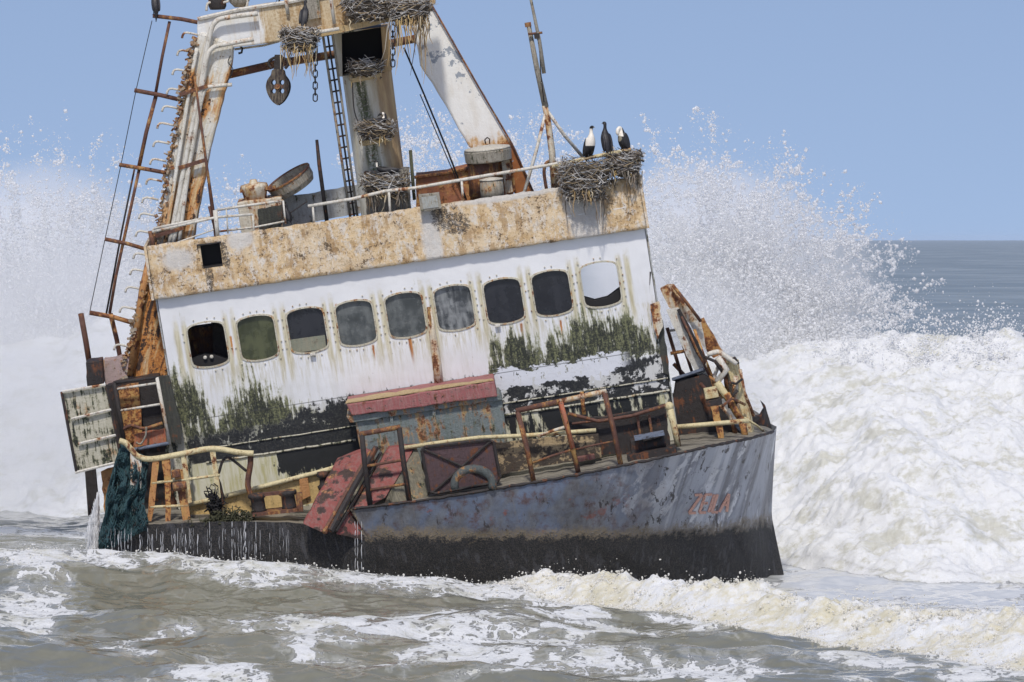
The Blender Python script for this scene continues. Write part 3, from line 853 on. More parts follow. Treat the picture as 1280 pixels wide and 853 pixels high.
# rubbing ledges across the wall
for d_, xa, xb, th in ((1.93, wx0 + .5, wx1, .03), (2.19, wx0 + .4, L(440, 520).x, .045), (2.16, L(622, 500).x, wx1, .05)):
    n = 40
    pts = [Vector((xa + (xb - xa) * t / n, -.03, wz(xa + (xb - xa) * t / n, d_) + mnoise.noise(Vector((t * .5, d_ * 9, 0))) * .012)) for t in range(n + 1)]
    part("rubbing_ledge", MB().tube(pts, th / 2, 5), M_board)
# split pipe on the wall
part("drain_pipe", MB().tube([L(537, 386, -.05), L(541, 420, -.06), L(546, 455, -.07), L(549, 482, -.07)], [.05, .07, .085, .09], 10), M_rust_cream, smooth=True)
part("torn_bracket", MB().tube([L(536, 384, -.06), L(538, 400, -.1), L(541, 430, -.1), L(545, 470, -.1)], [.04, .025, .014, .012], 6), M_rust)
for a, b in ((391, 443), (622, 407)):
    part("wall_lug", MB().box(L(a, b, -.05), (.10, .1, .05)), M_pipe, bevel=.01)
# side flange at the house's fore corner
part("corner_flange", MB().plate(rough_poly([(813, 381), (824, 377), (829, 408), (822, 424), (817, 410)], 6, 1), -.15, .06), M_rust_cream)
part("corner_flange", MB().plate(rough_poly([(822, 408), (829, 402), (834, 440), (837, 470), (829, 466)], 6, 1), -.05, .3), M_plank)

# ---- lichen parapet, leaning back, with two scuppers
NXp, NZp = 150, 16
cx0 = wx0 - .05; cx1 = wx1 + .03
def par_pt(x, t):
    """t 0 bottom .. 1 top"""
    lo = L(196, 374).z + (x - L(196, 374).x) * (L(806, 285).z - L(196, 374).z) / (L(806, 285).x - L(196, 374).x)
    hi = L(188, 312).z + (x - L(188, 312).x) * (L(797, 225).z - L(188, 312).z) / (L(797, 225).x - L(188, 312).x)
    return Vector((x, -.13 + .30 * t, lo + (hi - lo + .05) * t))
def in_quad(p, q):
    s = 0
    for a, b in zip(q, q[1:] + q[:1]):
        c = (b.x - a.x) * (p.z - a.z) - (b.z - a.z) * (p.x - a.x)
        if s == 0: s = c
        elif c * s < 0: return False
    return True
sc1 = P([(248, 310), (274, 306), (279, 334), (256, 338)], 0); sc2 = P([(702, 240), (746, 234), (742, 264), (712, 270)], 0)
pv = []
for j in range(NZp + 1):
    for i in range(NXp + 1):
        x = cx0 + (cx1 - cx0) * i / NXp; t = j / NZp
        p = par_pt(x, t)
        if j == NZp: p.z += mnoise.noise(Vector((x * 4, 2, 0))) * .03 + mnoise.noise(Vector((x * 13, 2, 0))) * .015
        if j == 0: p.z += mnoise.noise(Vector((x * 5, 5, 0))) * .015
        p.y += mnoise.noise(Vector((x * 6, p.z * 6, 7))) * .02
        pv.append(p)
pf = []
for j in range(NZp):
    for i in range(NXp):
        q = (j * (NXp + 1) + i, j * (NXp + 1) + i + 1, (j + 1) * (NXp + 1) + i + 1, (j + 1) * (NXp + 1) + i)
        c = sum((pv[k] for k in q), Vector()) / 4
        if in_quad(c, sc1): continue
        pf.append(q)
parapet = part("parapet", MB().add(pv, pf), M_parapet, solid=.05, smooth=True)
def recess(quad, dep, mat):
    a = [Vector((p.x, par_pt(p.x, .6).y + .01, p.z)) for p in quad]
    b = [p + Vector((0, dep, .1)) for p in a]
    mb = MB().add(a + b, [(0, 1, 5, 4), (1, 2, 6, 5), (2, 3, 7, 6), (3, 0, 4, 7), (4, 5, 6, 7)])
    mb.build("scupper", mat, parapet, solid=.01)
recess([p for p in P([(246, 308), (276, 304), (280, 337), (254, 341)], 0)], .35, M_dark_in)
part("parapet_end", MB().prism([par_pt(cx0, 0) + Vector((-.01, 0, 0)), par_pt(cx0, 1) + Vector((-.01, 0, 0)), par_pt(cx0, 1) + Vector((-.01, 3.4, 0)), par_pt(cx0, 0) + Vector((-.01, 3.7, 0))], (-.05, 0, 0)), M_parapet)
part("parapet_end", MB().prism([par_pt(cx1, 0) + Vector((.01, 0, 0)), par_pt(cx1, 1) + Vector((.01, 0, 0)), par_pt(cx1, 1) + Vector((.01, 3.4, 0)), par_pt(cx1, 0) + Vector((.01, 3.7, 0))], (.05, 0, 0)), M_parapet)

# floodlight under the rail
fl = part("floodlight", MB().prism(P([(523, 244), (549, 241), (552, 261), (526, 265)], -.12), (0, .16, 0)), M_drum, bevel=.012)
MB().prism(P([(526.5, 247), (546, 244.5), (548.5, 259), (529, 261.5)], -.135), (0, .012, 0)).build("lens", weathered("cloudy_lamp_lens", (.40, .42, .40), rust=0, sc=4, chips=.1, streak=1), fl)
# ------------------------------------------------------------------ gantry, mast, rails and deck gear
def T(name, pts, r, mat, n=7, parent=None, v=None, smooth=True, curve=0):
    q = P(pts, v)
    if curve: q = smooth_path(q, curve)
    return part(name, MB().tube(q, r * px if not isinstance(r, (list, tuple)) else [a * px for a in r], n), mat, parent, smooth=smooth)

# aft leg of the gantry: box section with flaking flank
legl = part("gantry_leg", MB().plate(rough_poly([(250, 40), (292, 56), (289, 85), (262, 190), (241, 305), (226, 380), (208, 480), (152, 480), (170, 410), (182, 365), (196, 300), (212, 210), (228, 125), (243, 55)], 9, .8), .55, .75), M_leg_l, bevel=.05)
# scabby flange on its outer edge
fp = [(247, 50), (231, 118), (215, 205), (199, 298), (184, 362), (171, 410), (154, 480)]
fl2 = MB()
q = smooth_path(P(fp, .5), 40)
for k_, p in enumerate(q):
    for _ in range(2):
        e_ = Vector((random.gauss(-.05, .035), random.uniform(-.05, .25), random.uniform(-.03, .03)))
        R_ = Matrix.Rotation(random.uniform(-1, 1), 3, 'Y') @ Matrix.Rotation(random.uniform(-.6, .6), 3, 'Z')
        fl2.box(p + e_, (random.uniform(.03, .11), random.uniform(.02, .10), random.uniform(.015, .07)), R_)
fl2.build("flaking_flange", M_flake, legl)
T("orange_flank", [(190, 312, .50), (178, 365, .50), (163, 470, .50)], 5, M_rust_or, 6, legl)
for pts, r, mt in (([(322, 17, .45), (285, 22, .45), (270, 27, .45), (262, 45, .45), (250, 110, .45), (232, 200, .45), (212, 306, .45)], 3.2, M_pipe),
                   ([(317, 49, .43), (285, 55, .43), (266, 60, .43), (258, 75, .43), (254, 100, .45), (238, 200, .45), (216, 306, .45)], 3.0, M_pipe),
                   ([(290, 106, .45), (268, 108, .45), (257, 112, .45), (250, 135, .45), (238, 200, .43), (224, 302, .43)], 2.4, M_pipe),
                   ([(246, 60, .48), (236, 118, .47), (222, 205, .47), (206, 304, .47)], 2.6, M_leg_l)):
    T("conduit", pts, r, mt, 8, legl, curve=5)
for a, b in ((236, 113), (235, 205), (206, 290)):
    MB().box(L(a + 6, b, .42), (.55, .06, .07), Matrix.Rotation(rad(-8), 3, 'Y')).build("pipe_clamp", M_rust, legl)
for a, b in ((238, 42), (232, 64), (226, 88), (219, 112), (213, 134), (207, 155), (202, 178), (198, 200), (193, 225), (188, 248), (184, 268), (180, 290), (177, 318), (173, 338), (167, 360), (160, 385), (153, 432)):
    a += 4
    T("climbing_rung", [(a + 6, b + 2, .62), (a - 8, b - 1, .62), (a - 13, b + 1, .62), (a - 14.5, b + 6, .62)], 1.5, M_pipe, 6, legl, curve=2)
T("brace_rod", [(243, 95, .4), (258, 205, .3), (271, 300, .2)], [1.5, 1.8, 3.0], M_rust, 6)
T("brace_rod", [(262, 258, .3), (273, 300, .2)], 2.5, M_rust, 6)

# outboard climbing frame beside the leg
T("frame_bar", [(191, 20, .7), (226, 24, .7), (256, 30, .7)], 2.6, M_rust, 7)
T("frame_bar", [(168, 113, .7), (200, 119, .7), (234, 127, .7)], 2.8, M_rust, 7)
T("frame_bar", [(149, 206, .7), (185, 212, .7), (222, 219, .7)], 2.6, M_rust, 7)
T("frame_bar", [(131, 299, .7), (160, 305, .7), (190, 314, .7)], 2.5, M_rust, 7)
T("frame_bar", [(112, 391, .7), (140, 396, .7), (174, 406, .7)], 3.0, M_rust_or, 7)
T("frame_stanchion", [(212, 27, .75), (203, 70, .75), (194, 120, .75)], 2.0, M_rust, 7)
T("frame_stanchion", [(195, 120, .75), (183, 165, .75), (173, 212, .75)], 2.6, M_rust, 7)
T("frame_stanchion", [(174, 212, .75), (158, 285, .75), (145, 345, .75), (137, 392, .75)], 2.0, M_rust, 7)
T("frame_stanchion", [(168, 212, .85), (152, 290, .85), (133, 392, .85)], 1.3, M_iron, 6)
T("slack_wire", [(190, 26, .7), (170, 113, .7), (151, 207, .7), (130, 305, .7), (112, 391, .7)], .55, M_rope, 5)
T("leaning_post", [(101, 392, 1.0), (107, 425, 1.0), (112, 456, 1.0)], 3.6, M_rust, 8)
T("leaning_post", [(138, 392, 1.0), (146, 425, 1.0), (153, 462, 1.0)], 3.0, M_rust, 8)

# cross beam
beam = part("gantry_beam", MB().plate(rough_poly([(247, 24), (268, 19), (300, 12), (330, 7), (360, 3), (450, -14), (540, -30), (545, 5), (500, 22), (440, 33), (360, 50), (316, 57), (290, 60), (258, 64), (246, 60)], 12, .5), .6, .8), M_beam, bevel=.03)
MB().tube(P([(247, 24, .58), (300, 12, .58), (360, 3, .58), (450, -14, .58)]), 2.6 * px, 6).build("beam_edge", M_pipe, beam)
T("tie_bar", [(284, 94, 1.0), (345, 80, 1.4), (420, 68, 2.3), (532, 46, 2.5)], 5.2, M_rust, 8)
T("tie_bar", [(293, 62, 1.1), (330, 57, 1.1), (352, 51, 1.1)], 1.5, M_pipe, 6)
T("shackle_hook", [(300, 57, .9), (303, 61, .9), (302, 66, .9), (298, 67, .9)], 1.4, M_rope, 6)
T("loose_wire", [(288, 70, .5), (285, 78, .5), (291, 86, .5), (288, 96, .5), (281, 106, .5)], .6, M_rope, 5, curve=3)
# lamp gear on top of the beam
T("lamp_guard", [(258, 14, .8), (259, 6, .8), (264, 3, .8), (285, 2, .8), (284, -12, .8)], 1.6, M_pipe, 6, curve=3)
part("beam_lamp", MB().lathe(L(272, 12, .9), L(271, -12, .9) - L(272, 12, .9), [(.14, 0), (.17, .06), (.17, .3), (.1, .38)], 14), M_iron, smooth=True)
part("beam_lamp", MB().lathe(L(300, 9, .9), L(298, -14, .9) - L(300, 9, .9), [(.10, 0), (.19, .10), (.20, .3), (.1, .38)], 14), M_drum, smooth=True)
T("lamp_guard", [(308, 9, .8), (309, 2, .8), (303, -6, .8)], 1.8, M_pipe, 6, curve=3)
T("beam_post", [(360, 18, .55), (356, -8, .55)], 2.4, M_pipe, 7)
part("beam_gusset", MB().plate([(380, -6), (398, -10), (401, 22), (382, 26)], .5, .06), M_drum)

# fore leg of the gantry
part("gantry_leg", MB().plate(rough_poly([(500, -40), (515, -44), (535, -2), (560, 42), (600, 112), (640, 180), (669, 244), (646, 247), (622, 205), (586, 184), (557, 132), (540, 104), (525, 82), (520, 52), (512, 0)], 11, .7), 2.2, .7), M_leg_r, bevel=.04)
T("leg_seam_lip", [(536, 0, 2.15), (600, 112, 2.15), (640, 180, 2.15), (668, 243, 2.15)], 1.2, M_rust, 5)
T("leg_ring", [(607, 180, 2.1), (606, 175, 2.1), (609, 172, 2.1), (612, 174, 2.1), (612, 180, 2.1)], .9, M_iron, 6)

# mast between the legs: rounded column with a box niche on top
prof = []
axb = L(482, 272, 1.9); axt = L(452, 40, 1.9)
ax = axt - axb; H = ax.length
mast = MB()
ring = []
nseg = 20
rows = []
for k in range(13):
    t = k / 12 * .80
    c = axb.lerp(axt, t); rr = .455 + .02 * t
    row = []
    for j in range(nseg + 1):
        a = math.pi + math.pi * 2 * j / nseg
        ca, sa = math.cos(a), math.sin(a)
        sq = (abs(ca) ** 3 + abs(sa) ** 3) ** (-1 / 3)
        row.append(c + Vector((ca * rr * sq, sa * .55 * sq, 0)))
    rows.append(row)
mast.grid(rows)
mast_o = part("mast_column", mast, M_mast, smooth=True)
# niche: four plates and a back round a dark hole
fx = [(416, 44), (484, 33), (490, 88), (424, 96)]
inn = [(427, 40), (476, 34), (480, 88), (428, 96)]
nb_ = MB()
A = P(fx, 1.25); B_ = P(inn, 1.25); C_ = [p + Vector((0, .9, 0)) for p in B_]; D_ = [p + Vector((0, .95, 0)) for p in A]
nb_.add(A + B_ + C_ + D_, [(0, 1, 5, 4), (1, 2, 6, 5), (2, 3, 7, 6), (3, 0, 4, 7), (0, 3, 15, 12), (1, 13, 14, 2), (0, 12, 13, 1), (3, 2, 14, 15)])
nb_.build("niche_box", M_mast, mast_o, fix=False)
MB().add(B_ + C_, [(0, 1, 5, 4), (1, 2, 6, 5), (2, 3, 7, 6), (3, 0, 4, 7), (4, 5, 6, 7)]).build("niche_lining", M_dark_in, mast_o, fix=False)
for poly in ([(439, 98), (476, 91), (477, 97), (440, 104)], [(452, 176), (488, 169), (489, 177), (453, 183)]):
    a = P(poly, .85)
    MB().prism(a, (0, .55, 0)).build("ledge", M_wood, mast_o, bevel=.01)
part("mast_foot", MB().plate(rough_poly([(455, 215), (512, 212), (513, 268), (459, 272)], 6, 1), 1.2, .5), M_drum)
part("platform_plate", MB().prism(P([(372, 46), (518, 12), (522, 20), (376, 52)], .2), (0, .8, 0)), M_wood)
T("platform_rail", [(372, 45, .1), (424, 36, .1)], 2.4, M_pipe, 7)
T("platform_rail", [(486, 22, .1), (535, 6, .1)], 2.2, M_pipe, 7)
T("platform_post", [(418, 30, .2), (414, 2, .2), (412, -12, .2)], 2.2, M_pipe, 7)
T("platform_post", [(490, 18, .2), (489, -12, .2)], 3.2, M_pipe, 7)
T("cable_run", [(440, 100, .9), (441, 118, .9), (443, 140, .9), (449, 155, .9), (455, 163, .9)], .9, M_iron, 5, curve=3)

# mast ladder
ld = bpy.data.objects.new("mast_ladder", None); COL.objects.link(ld); ld.parent = ship
T("stringer", [(396, -10, .9), (403, 40, .9), (421, 160, .9), (438, 273, .9)], 1.8, M_drum, 6, ld)
T("stringer", [(409, -10, .9), (415, 40, .9), (432, 160, .9), (447, 272, .9)], 1.6, M_drum, 6, ld)
T("cable", [(402, -10, .85), (409, 40, .85), (427, 160, .85), (443, 272, .85)], 1.3, M_rope, 6, ld)
for k in range(20):
    t = k / 19; y = 2 + t * 266
    f = lambda s: (397 + (y + 10) * .144 + s, y)
    T("rung", [(397.5 + (y + 10) * .1445, y + 1, .9), (409.5 + (y + 10) * .136, y - 1, .9)], 1.2, M_iron, 6, ld)

# guy line and roof posts
T("guy_line", [(505, 60, 1.0), (530, 118, 1.2), (560, 190, 1.3), (583, 250, 1.4)], 1.2, M_rope, 6)
T("guy_line", [(525, 118, 1.2), (560, 200, 1.2), (581, 248, 1.3)], .7, M_rope, 5)
T("roof_stanchion", [(396, 175, .7), (399, 205, .7), (409, 279, .7)], [2.0, 2.6, 2.6], M_iron, 7)
T("roof_stanchion", [(513, 188, .7), (518, 250, .7)], 2.2, M_weed, 7)

# ---- boxes on the wheelhouse roof
part("roof_screen", MB().plate(rough_poly([(330, 250), (385, 243), (430, 234), (470, 228), (475, 262), (420, 272), (330, 292)], 9, .7), 1.7, .1), M_grey)
wn = part("roof_locker", MB().plate(rough_poly([(296, 254), (322, 250), (352, 247), (353, 285), (303, 296)], 7, .8), .9, .8), M_rust_cream, bevel=.02)
MB().plate(rough_poly([(322, 262), (352, 256), (352, 284), (324, 289)], 5, .8), .86, .03).build("mould_patch", M_plank, wn)
part("roof_vent", MB().lathe(L(320, 252, 1.2), L(317, 230, 1.2) - L(320, 252, 1.2), [(.20, 0), (.24, .20), (.27, .27), (.25, .33), (.08, .36), (.06, .42)], 18), M_rust_cream, smooth=True)
part("vent_arm", MB().beam(L(300, 239, 1.1), L(345, 234, 1.1), .12, .06), M_rust)
part("rust_bin", MB().plate(rough_poly([(520, 221), (560, 217), (588, 209), (640, 197), (644, 236), (640, 248), (520, 262)], 9, .8), 1.5, .9), M_rustbox, bevel=.015)
part("bin_lip", MB().tube(P([(518, 222, 1.45), (560, 216, 1.45), (600, 207, 1.45)]), 2.2 * px, 6), M_rust)
part("bin_rib", MB().plate([(586, 203), (600, 200), (604, 246), (590, 250)], 1.42, .1), M_rust)
part("bin_rib", MB().plate([(626, 196), (636, 194), (641, 240), (632, 243)], 1.42, .1), M_rust_cream)
# drum head with a pale crust, pedestal and a short cask
pd = part("capstan", MB().lathe(L(606, 244, 1.35), L(603, 200, 1.35) - L(606, 244, 1.35), [(.30, 0), (.28, .3), (.30, .62)], 20), M_rust, smooth=True)
cb = L(611, 202, 1.3); ct = L(609, 184, 1.3)
MB().lathe(cb, ct - cb, [(.40, 0), (.44, .02), (.45, .21), (.43, .24)], 30).build("drum_head", M_drum, pd, smooth=False)
MB().lathe(cb + (ct - cb).normalized() * .238, ct - cb, [(.445, 0), (.42, .03), (.22, .06), (.05, .07)], 30).build("crusted_top", M_guano, pd, smooth=True)
kb = L(616, 249, .9); kt = L(614, 224, .9)
cask = part("wooden_cask", MB().lathe(kb, kt - kb, [(.215, 0), (.225, .15), (.215, .36)], 22), M_drum, smooth=True)
MB().lathe(kb + (kt - kb).normalized() * .362, kt - kb, [(.225, 0), (.225, .02), (.05, .05)], 22).build("cask_lid", M_guano, cask, smooth=True)

# ---- rails round the roof
for pts, r, mt in (([(190, 290, .15), (270, 272, .2), (316, 268, .2)], 1.7, M_pipe), ([(192, 286, .4), (232, 278, .4), (268, 271, .4)], 1.9, M_pipe),
                   ([(270, 263, .5), (310, 257, .5), (354, 251, .5)], 1.7, M_pipe), ([(270, 290, .5), (320, 284, .5), (356, 277, .5)], 1.3, M_pipe),
                   ([(385, 258, .2), (440, 249, .2), (482, 239, .2), (520, 235, .2), (600, 221, .2), (690, 206, .2), (703, 203, .2)], 2.1, M_pipe),
                   ([(690, 209, .1), (728, 199, .1), (789, 187, .1)], 2.4, M_pipe_y)):
    T("roof_rail", pts, r, mt, 7)
for a, b, c, d, r in ((188, 289, 192, 312, 3.2), (316, 268, 318, 296, 1.4), (354, 251, 357, 280, 1.2), (391, 258, 393, 282, 1.5), (486, 240, 488, 268, 1.7), (577, 226, 579, 253, 1.6), (269, 263, 272, 298, 3.0), (283, 262, 285, 292, 1.0), (289, 290, 291, 300, 1.6), (788, 188, 791, 222, 2.6), (268, 287, 200, 311, 1.0)):
    T("rail_post", [(a, b, .2), (c, d, .2)], r, M_pipe if r != 3.2 else M_rust, 7)
T("roof_rail", [(384, 252, .8), (330, 289, .8)], .8, M_iron, 5)

# ---- aerial mast with stays
am = part("aerial_mast", MB().tube(P([(693, 238, .6), (690, 190, .6), (684, 145, .6), (681, 132, .6)]), [4.2 * px, 4.2 * px, 3.8 * px, 3.8 * px], 8), M_rust_cream, smooth=True)
T("mast_pole", [(682, 134, .6), (671, 85, .6), (661, 33, .6)], [4.0, 3.4, 2.8], M_drum, 8, am)
T("whip_aerial", [(680, 92, .5), (674, 50, .5), (664, 2, .5), (661, -12, .5)], [2.6, 2.4, 1.8, 1.6], M_drum, 7, am)
MB().box(L(660, 31, .6), (.12, .08, .08)).build("mast_cap", M_rust, am)
T("clamp", [(660, 43, .5), (669, 42, .5), (678, 41, .5)], 1.6, M_rust, 6, am)
MB().box(L(671, 45, .52), (.10, .14, .10)).build("clamp_block", M_iron, am)
T("stay_loop", [(671, 48, .5), (674, 54, .5), (676, 92, .5), (680, 128, .5)], .7, M_rope, 5, am)
T("stay", [(683, 138, .6), (670, 190, .5), (655, 242, .3)], 2.2, M_pipe, 7, am)
T("stay", [(685, 140, .6), (706, 170, .8), (729, 197, 1.0)], 2.2, M_pipe, 7, am)
T("hoop_rail", [(683, 237, .8), (680, 215, .8), (683, 204, .8), (689, 202, .8), (696, 205, .8), (699, 235, .8)], 2.2, M_rust, 7, curve=4)

# ---- aft jumble: board panel, door frame, plates and posts
bd = part("hinged_board", MB().plate(rough_poly([(77, 491), (134, 481), (152, 577), (95, 592)], 9, .6), -1.0, .07), M_board)
for a in ([(78, 490), (132, 481)], [(89, 524), (139, 512)], [(98, 555), (145, 544)], [(94, 591), (151, 577)]):
    MB().tube(P([(p[0], p[1], -1.06) for p in a]), 1.8 * px, 6).build("batten", M_pipe, bd)
for a in ([(77, 490), (96, 592)], [(133, 481), (152, 577)]):
    MB().tube(P([(p[0], p[1], -1.05) for p in a]), 2.0 * px, 6).build("board_edge", M_iron, bd)
part("black_locker", MB().plate(rough_poly([(107, 453), (127, 450), (130, 480), (109, 484)], 6, .6), .2, .5), M_iron, bevel=.02)
part("pink_locker", MB().plate(rough_poly([(129, 451), (165, 446), (168, 478), (132, 482)], 7, 1.2), .5, .5), weathered("washed_out_pink", (.45, .33, .31), rust=.3, sc=2, chips=.5))
fr_ = bpy.data.objects.new("door_frame", None); COL.objects.link(fr_); fr_.parent = ship
for a, r, mt in (([(143, 479), (196, 472)], 2.2, M_iron), ([(147, 514), (203, 505)], 1.6, M_pipe), ([(196, 472), (212, 556)], 2.4, M_pipe), ([(143, 479), (157, 566)], 3, M_iron), ([(152, 565), (212, 554)], 2.4, M_dblue), ([(143, 487), (197, 479)], 1.6, M_pipe)):
    T("frame_member", [(p[0], p[1], -.6) for p in a], r, mt, 6, fr_)
part("frame_panel", MB().plate(rough_poly([(147, 484), (173, 479), (178, 548), (158, 562)], 8, 1), -.35, .05), M_rust_or)
part("frame_panel", MB().plate(rough_poly([(172, 478), (197, 474), (211, 535), (180, 540)], 8, 1), -.2, .05), M_iron)
part("frame_panel", MB().plate(rough_poly([(168, 543), (206, 536), (208, 553), (166, 560)], 7, 1), -.5, .05), weathered("orange_red_plate", (.42, .12, .055), rust=.5, sc=2, chips=.6))
T("bent_pipe", [(152, 538, -.6), (164, 532, -.6), (180, 536, -.6), (203, 529, -.6)], 2.2, M_rust, 7, curve=4)
T("hanging_hose", [(183, 534, -.65), (182, 545, -.65), (176, 555, -.65), (170, 553, -.65)], 1.3, M_drum, 6, curve=4)
part("mouldy_plank", MB().plate(rough_poly([(195, 472), (211, 470), (228, 540), (226, 556), (213, 552)], 7, .8), -.5, .1), M_plank)
part("dark_gusset", MB().plate(rough_poly([(134, 482), (143, 480), (160, 575), (152, 578)], 7, .6), -.5, .3), M_iron)
part("torn_plate", MB().plate(rough_poly([(205, 545), (222, 520), (233, 548), (240, 600), (225, 640), (214, 600)], 6, 2), -.3, .05), M_board)
part("torn_plate", MB().plate(rough_poly([(126, 590), (152, 580), (167, 592), (168, 650), (132, 655)], 7, 1), -.7, .05), M_rust_or)
part("leaning_post", MB().plate([(106, 588), (119, 586), (124, 640), (110, 645)], .6, .2), M_iron)
part("engine_casing", MB().plate(rough_poly([(140, 480), (198, 470), (235, 560), (240, 655), (150, 655)], 9, 1), .1, 2.5), M_iron)
part("casing_face", MB().plate(rough_poly([(178, 420), (200, 385), (212, 460), (214, 476), (170, 476)], 8, 1), 1.3, .5), M_rust)

# ---- low yellow bulwark and rails along the after deck
part("yellow_bulwark", MB().plate(rough_poly([(236, 634), (268, 626), (330, 609), (400, 592), (428, 586), (440, 632), (392, 629), (340, 640), (236, 662)], 10, .8), -1.0, .05), M_yellow)
T("bulwark_rail", [(232, 632, -1.05), (268, 624, -1.05), (330, 608, -1.05), (400, 590, -1.05), (424, 583, -1.05)], 3.0, M_pipe_y, 8)
part("bulwark_bracket", MB().plate([(374, 598), (384, 594), (388, 620), (376, 626)], -1.08, .05), M_rust_or)
T("stern_rail", [(149, 551, -1.6), (157, 554, -1.6), (164, 562, -1.6), (173, 571, -1.6), (190, 574, -1.6), (225, 568, -1.6), (265, 561, -1.6), (300, 566, -1.6), (317, 567, -1.6)], 3.6, M_pipe_y, 8, curve=5)
T("stern_rail", [(190, 604, -1.6), (230, 600, -1.6), (275, 594, -1.6)], 1.8, M_pipe_y, 7)
T("stern_rail", [(188, 634, -1.6), (212, 633, -1.6), (235, 632, -1.6)], 1.8, M_pipe_y, 7)
for pl, mt in (([(163, 563), (176, 571), (178, 598), (170, 650), (165, 648), (163, 600)], M_pipe), ([(191, 575), (199, 574), (194, 625), (189, 652), (184, 650)], M_rust_or),
               ([(202, 573), (212, 571), (214, 600), (213, 655), (207, 655), (206, 610)], M_rust_or), ([(226, 568), (232, 567), (240, 628), (234, 630)], M_pipe_y), ([(262, 562), (269, 561), (276, 622), (271, 626)], M_pipe_y),
               ([(217, 590), (229, 587), (238, 650), (229, 652)], M_rust_or)):
    part("rail_stanchion", MB().plate(rough_poly(pl, 8, .5), -1.62, .09), mt)
part("rail_bracket", MB().box(L(220, 592, -1.7), (.16, .14, .14)), M_rust, bevel=.02)
part("rail_bracket", MB().lathe(L(223, 608, -1.7), (1, 0, 0), [(.08, -.1), (.09, 0), (.07, .15)], 12), M_rust)
T("bent_handle", [(270, 602, -1.5), (274, 590, -1.5), (278, 577, -1.5), (284, 572, -1.5), (292, 576, -1.5), (308, 589, -1.5)], 1.8, M_iron, 7, curve=4)
T("crooked_post", [(313, 566, -1.5), (313, 580, -1.5), (310, 600, -1.5), (311, 612, -1.5), (319, 630, -1.5)], 3.6, M_rust, 8, curve=3)
part("black_cowl", MB().plate(rough_poly([(270, 606), (274, 600), (281, 622), (276, 640), (262, 646)], 5, 1), -1.5, .12), M_iron)
bl_ = bpy.data.objects.new("mooring_bitts", None); COL.objects.link(bl_); bl_.parent = ship
for a, b in ((324, 640), (362, 636)):
    base = L(a, b, -1.8); up = L(a - 3, b - 22, -1.8) - base
    MB().lathe(base, up, [(.15, 0), (.13, .05), (.125, .24), (.17, .28), (.17, .33), (.1, .35)], 16).build("bollard", M_iron, bl_, smooth=True)
MB().beam(L(322, 619, -1.85), L(368, 614, -1.85), .1, .06).build("tie_beam", M_rust, bl_)
MB().beam(L(316, 642, -1.8), L(372, 636, -1.8), .4, .06).build("bitts_foot", M_rust, bl_)
MB().plate([(369, 618), (377, 617), (379, 640), (371, 640)], -1.85, .2).build("end_plate", M_rust, bl_)
bq = L(405, 612, -1.2); 
part("deck_valve", MB().lathe(bq, L(403, 588, -1.2) - bq, [(.10, 0), (.12, .06), (.07, .1), (.07, .22), (.12, .25), (.10, .33)], 14), M_iron, smooth=True)

# ---- hatch house under the wall
hh = part("hatch_house", MB().plate(rough_poly([(444, 525), (612, 497), (628, 500), (634, 565), (455, 590)], 12, .7), -1.05, 1.0), M_boxgreen, bevel=.02)
MB().plate(rough_poly([(433, 506), (618, 477), (621, 493), (622, 496), (440, 520)], 10, .7), -1.2, 1.15).build("red_coaming", M_pink, hh, bevel=.02)
MB().plate(rough_poly([(433, 521), (624, 494), (628, 500), (438, 529)], 10, .7), -1.12, 1.08).build("lower_lip", M_boxgreen, hh, bevel=.01)
MB().prism(P([(432, 505, -1.15), (617, 476, -1.15), (612, 472, -.05), (436, 498, -.05)]), (0, 0, .02)).build("crusted_top", M_wood, hh)
for a in (487, 540, 585):
    MB().plate([(a, 520 - (a - 487) * .16), (a + 4, 519 - (a - 487) * .16), (a + 9, 575 - (a - 487) * .16), (a + 5, 576 - (a - 487) * .16)], -1.09, .04).build("stiffener", M_boxgreen, hh)
T("deck_rail", [(505, 560, -1.3), (560, 552, -1.3), (600, 547, -1.3), (650, 545, -1.3), (680, 543, -1.3), (705, 541, -1.3), (745, 538, -1.3)], 2.6, M_pipe_y, 8)
T("deck_rail", [(672, 546, -1.4), (690, 539, -1.4), (706, 534, -1.4)], 2.0, M_rust_cream, 7)
T("deck_rail", [(845, 534, -.3), (880, 531, -.3), (936, 526, -.3)], 3.0, M_pipe_y, 8)
part("deck_coaming", MB().plate(rough_poly([(600, 556), (700, 546), (748, 543), (752, 572), (640, 590), (605, 600)], 9, 1), -1.1, .1), weathered("black_over_tan_paint", (.42, .31, .17), rust=.1, dirt=(.2, .15, .08), sc=1.0, chips=.4, dark=.75, off=1.7))
# brown wreckage at the foot of the wall
part("broken_bulkhead", MB().plate(rough_poly([(708, 518), (735, 524), (765, 520), (800, 515), (832, 506), (838, 562), (720, 572)], 8, 1.2), -.8, .2), M_iron)
part("broken_bulkhead", MB().plate(rough_poly([(845, 478), (878, 468), (892, 476), (908, 520), (930, 545), (850, 556), (838, 520)], 8, 1), .5, .3), M_iron)
part("bulkhead_cap", MB().prism(P([(840, 476, .45), (879, 463, .45), (893, 472, 1.6), (850, 478, 1.6)]), (0, 0, .05)), M_dblue)
T("broken_rim", [(710, 517, -.95), (748, 527, -.95), (790, 520, -.95), (832, 507, -.95)], 2.4, M_rust, 6)
T("broken_rim", [(715, 530, -.95), (760, 524, -.95)], 1.6, M_rust, 6)
for a in (795, 810):
    part("bulkhead_stiffener", MB().plate([(a, 520), (a + 3, 519), (a + 7, 545), (a + 4, 546)], -.9, .08), M_rust)
wl = part("cargo_winch", MB().plate([(788, 551), (804, 549), (806, 566), (789, 568)], -1.5, .35), M_iron, bevel=.02)
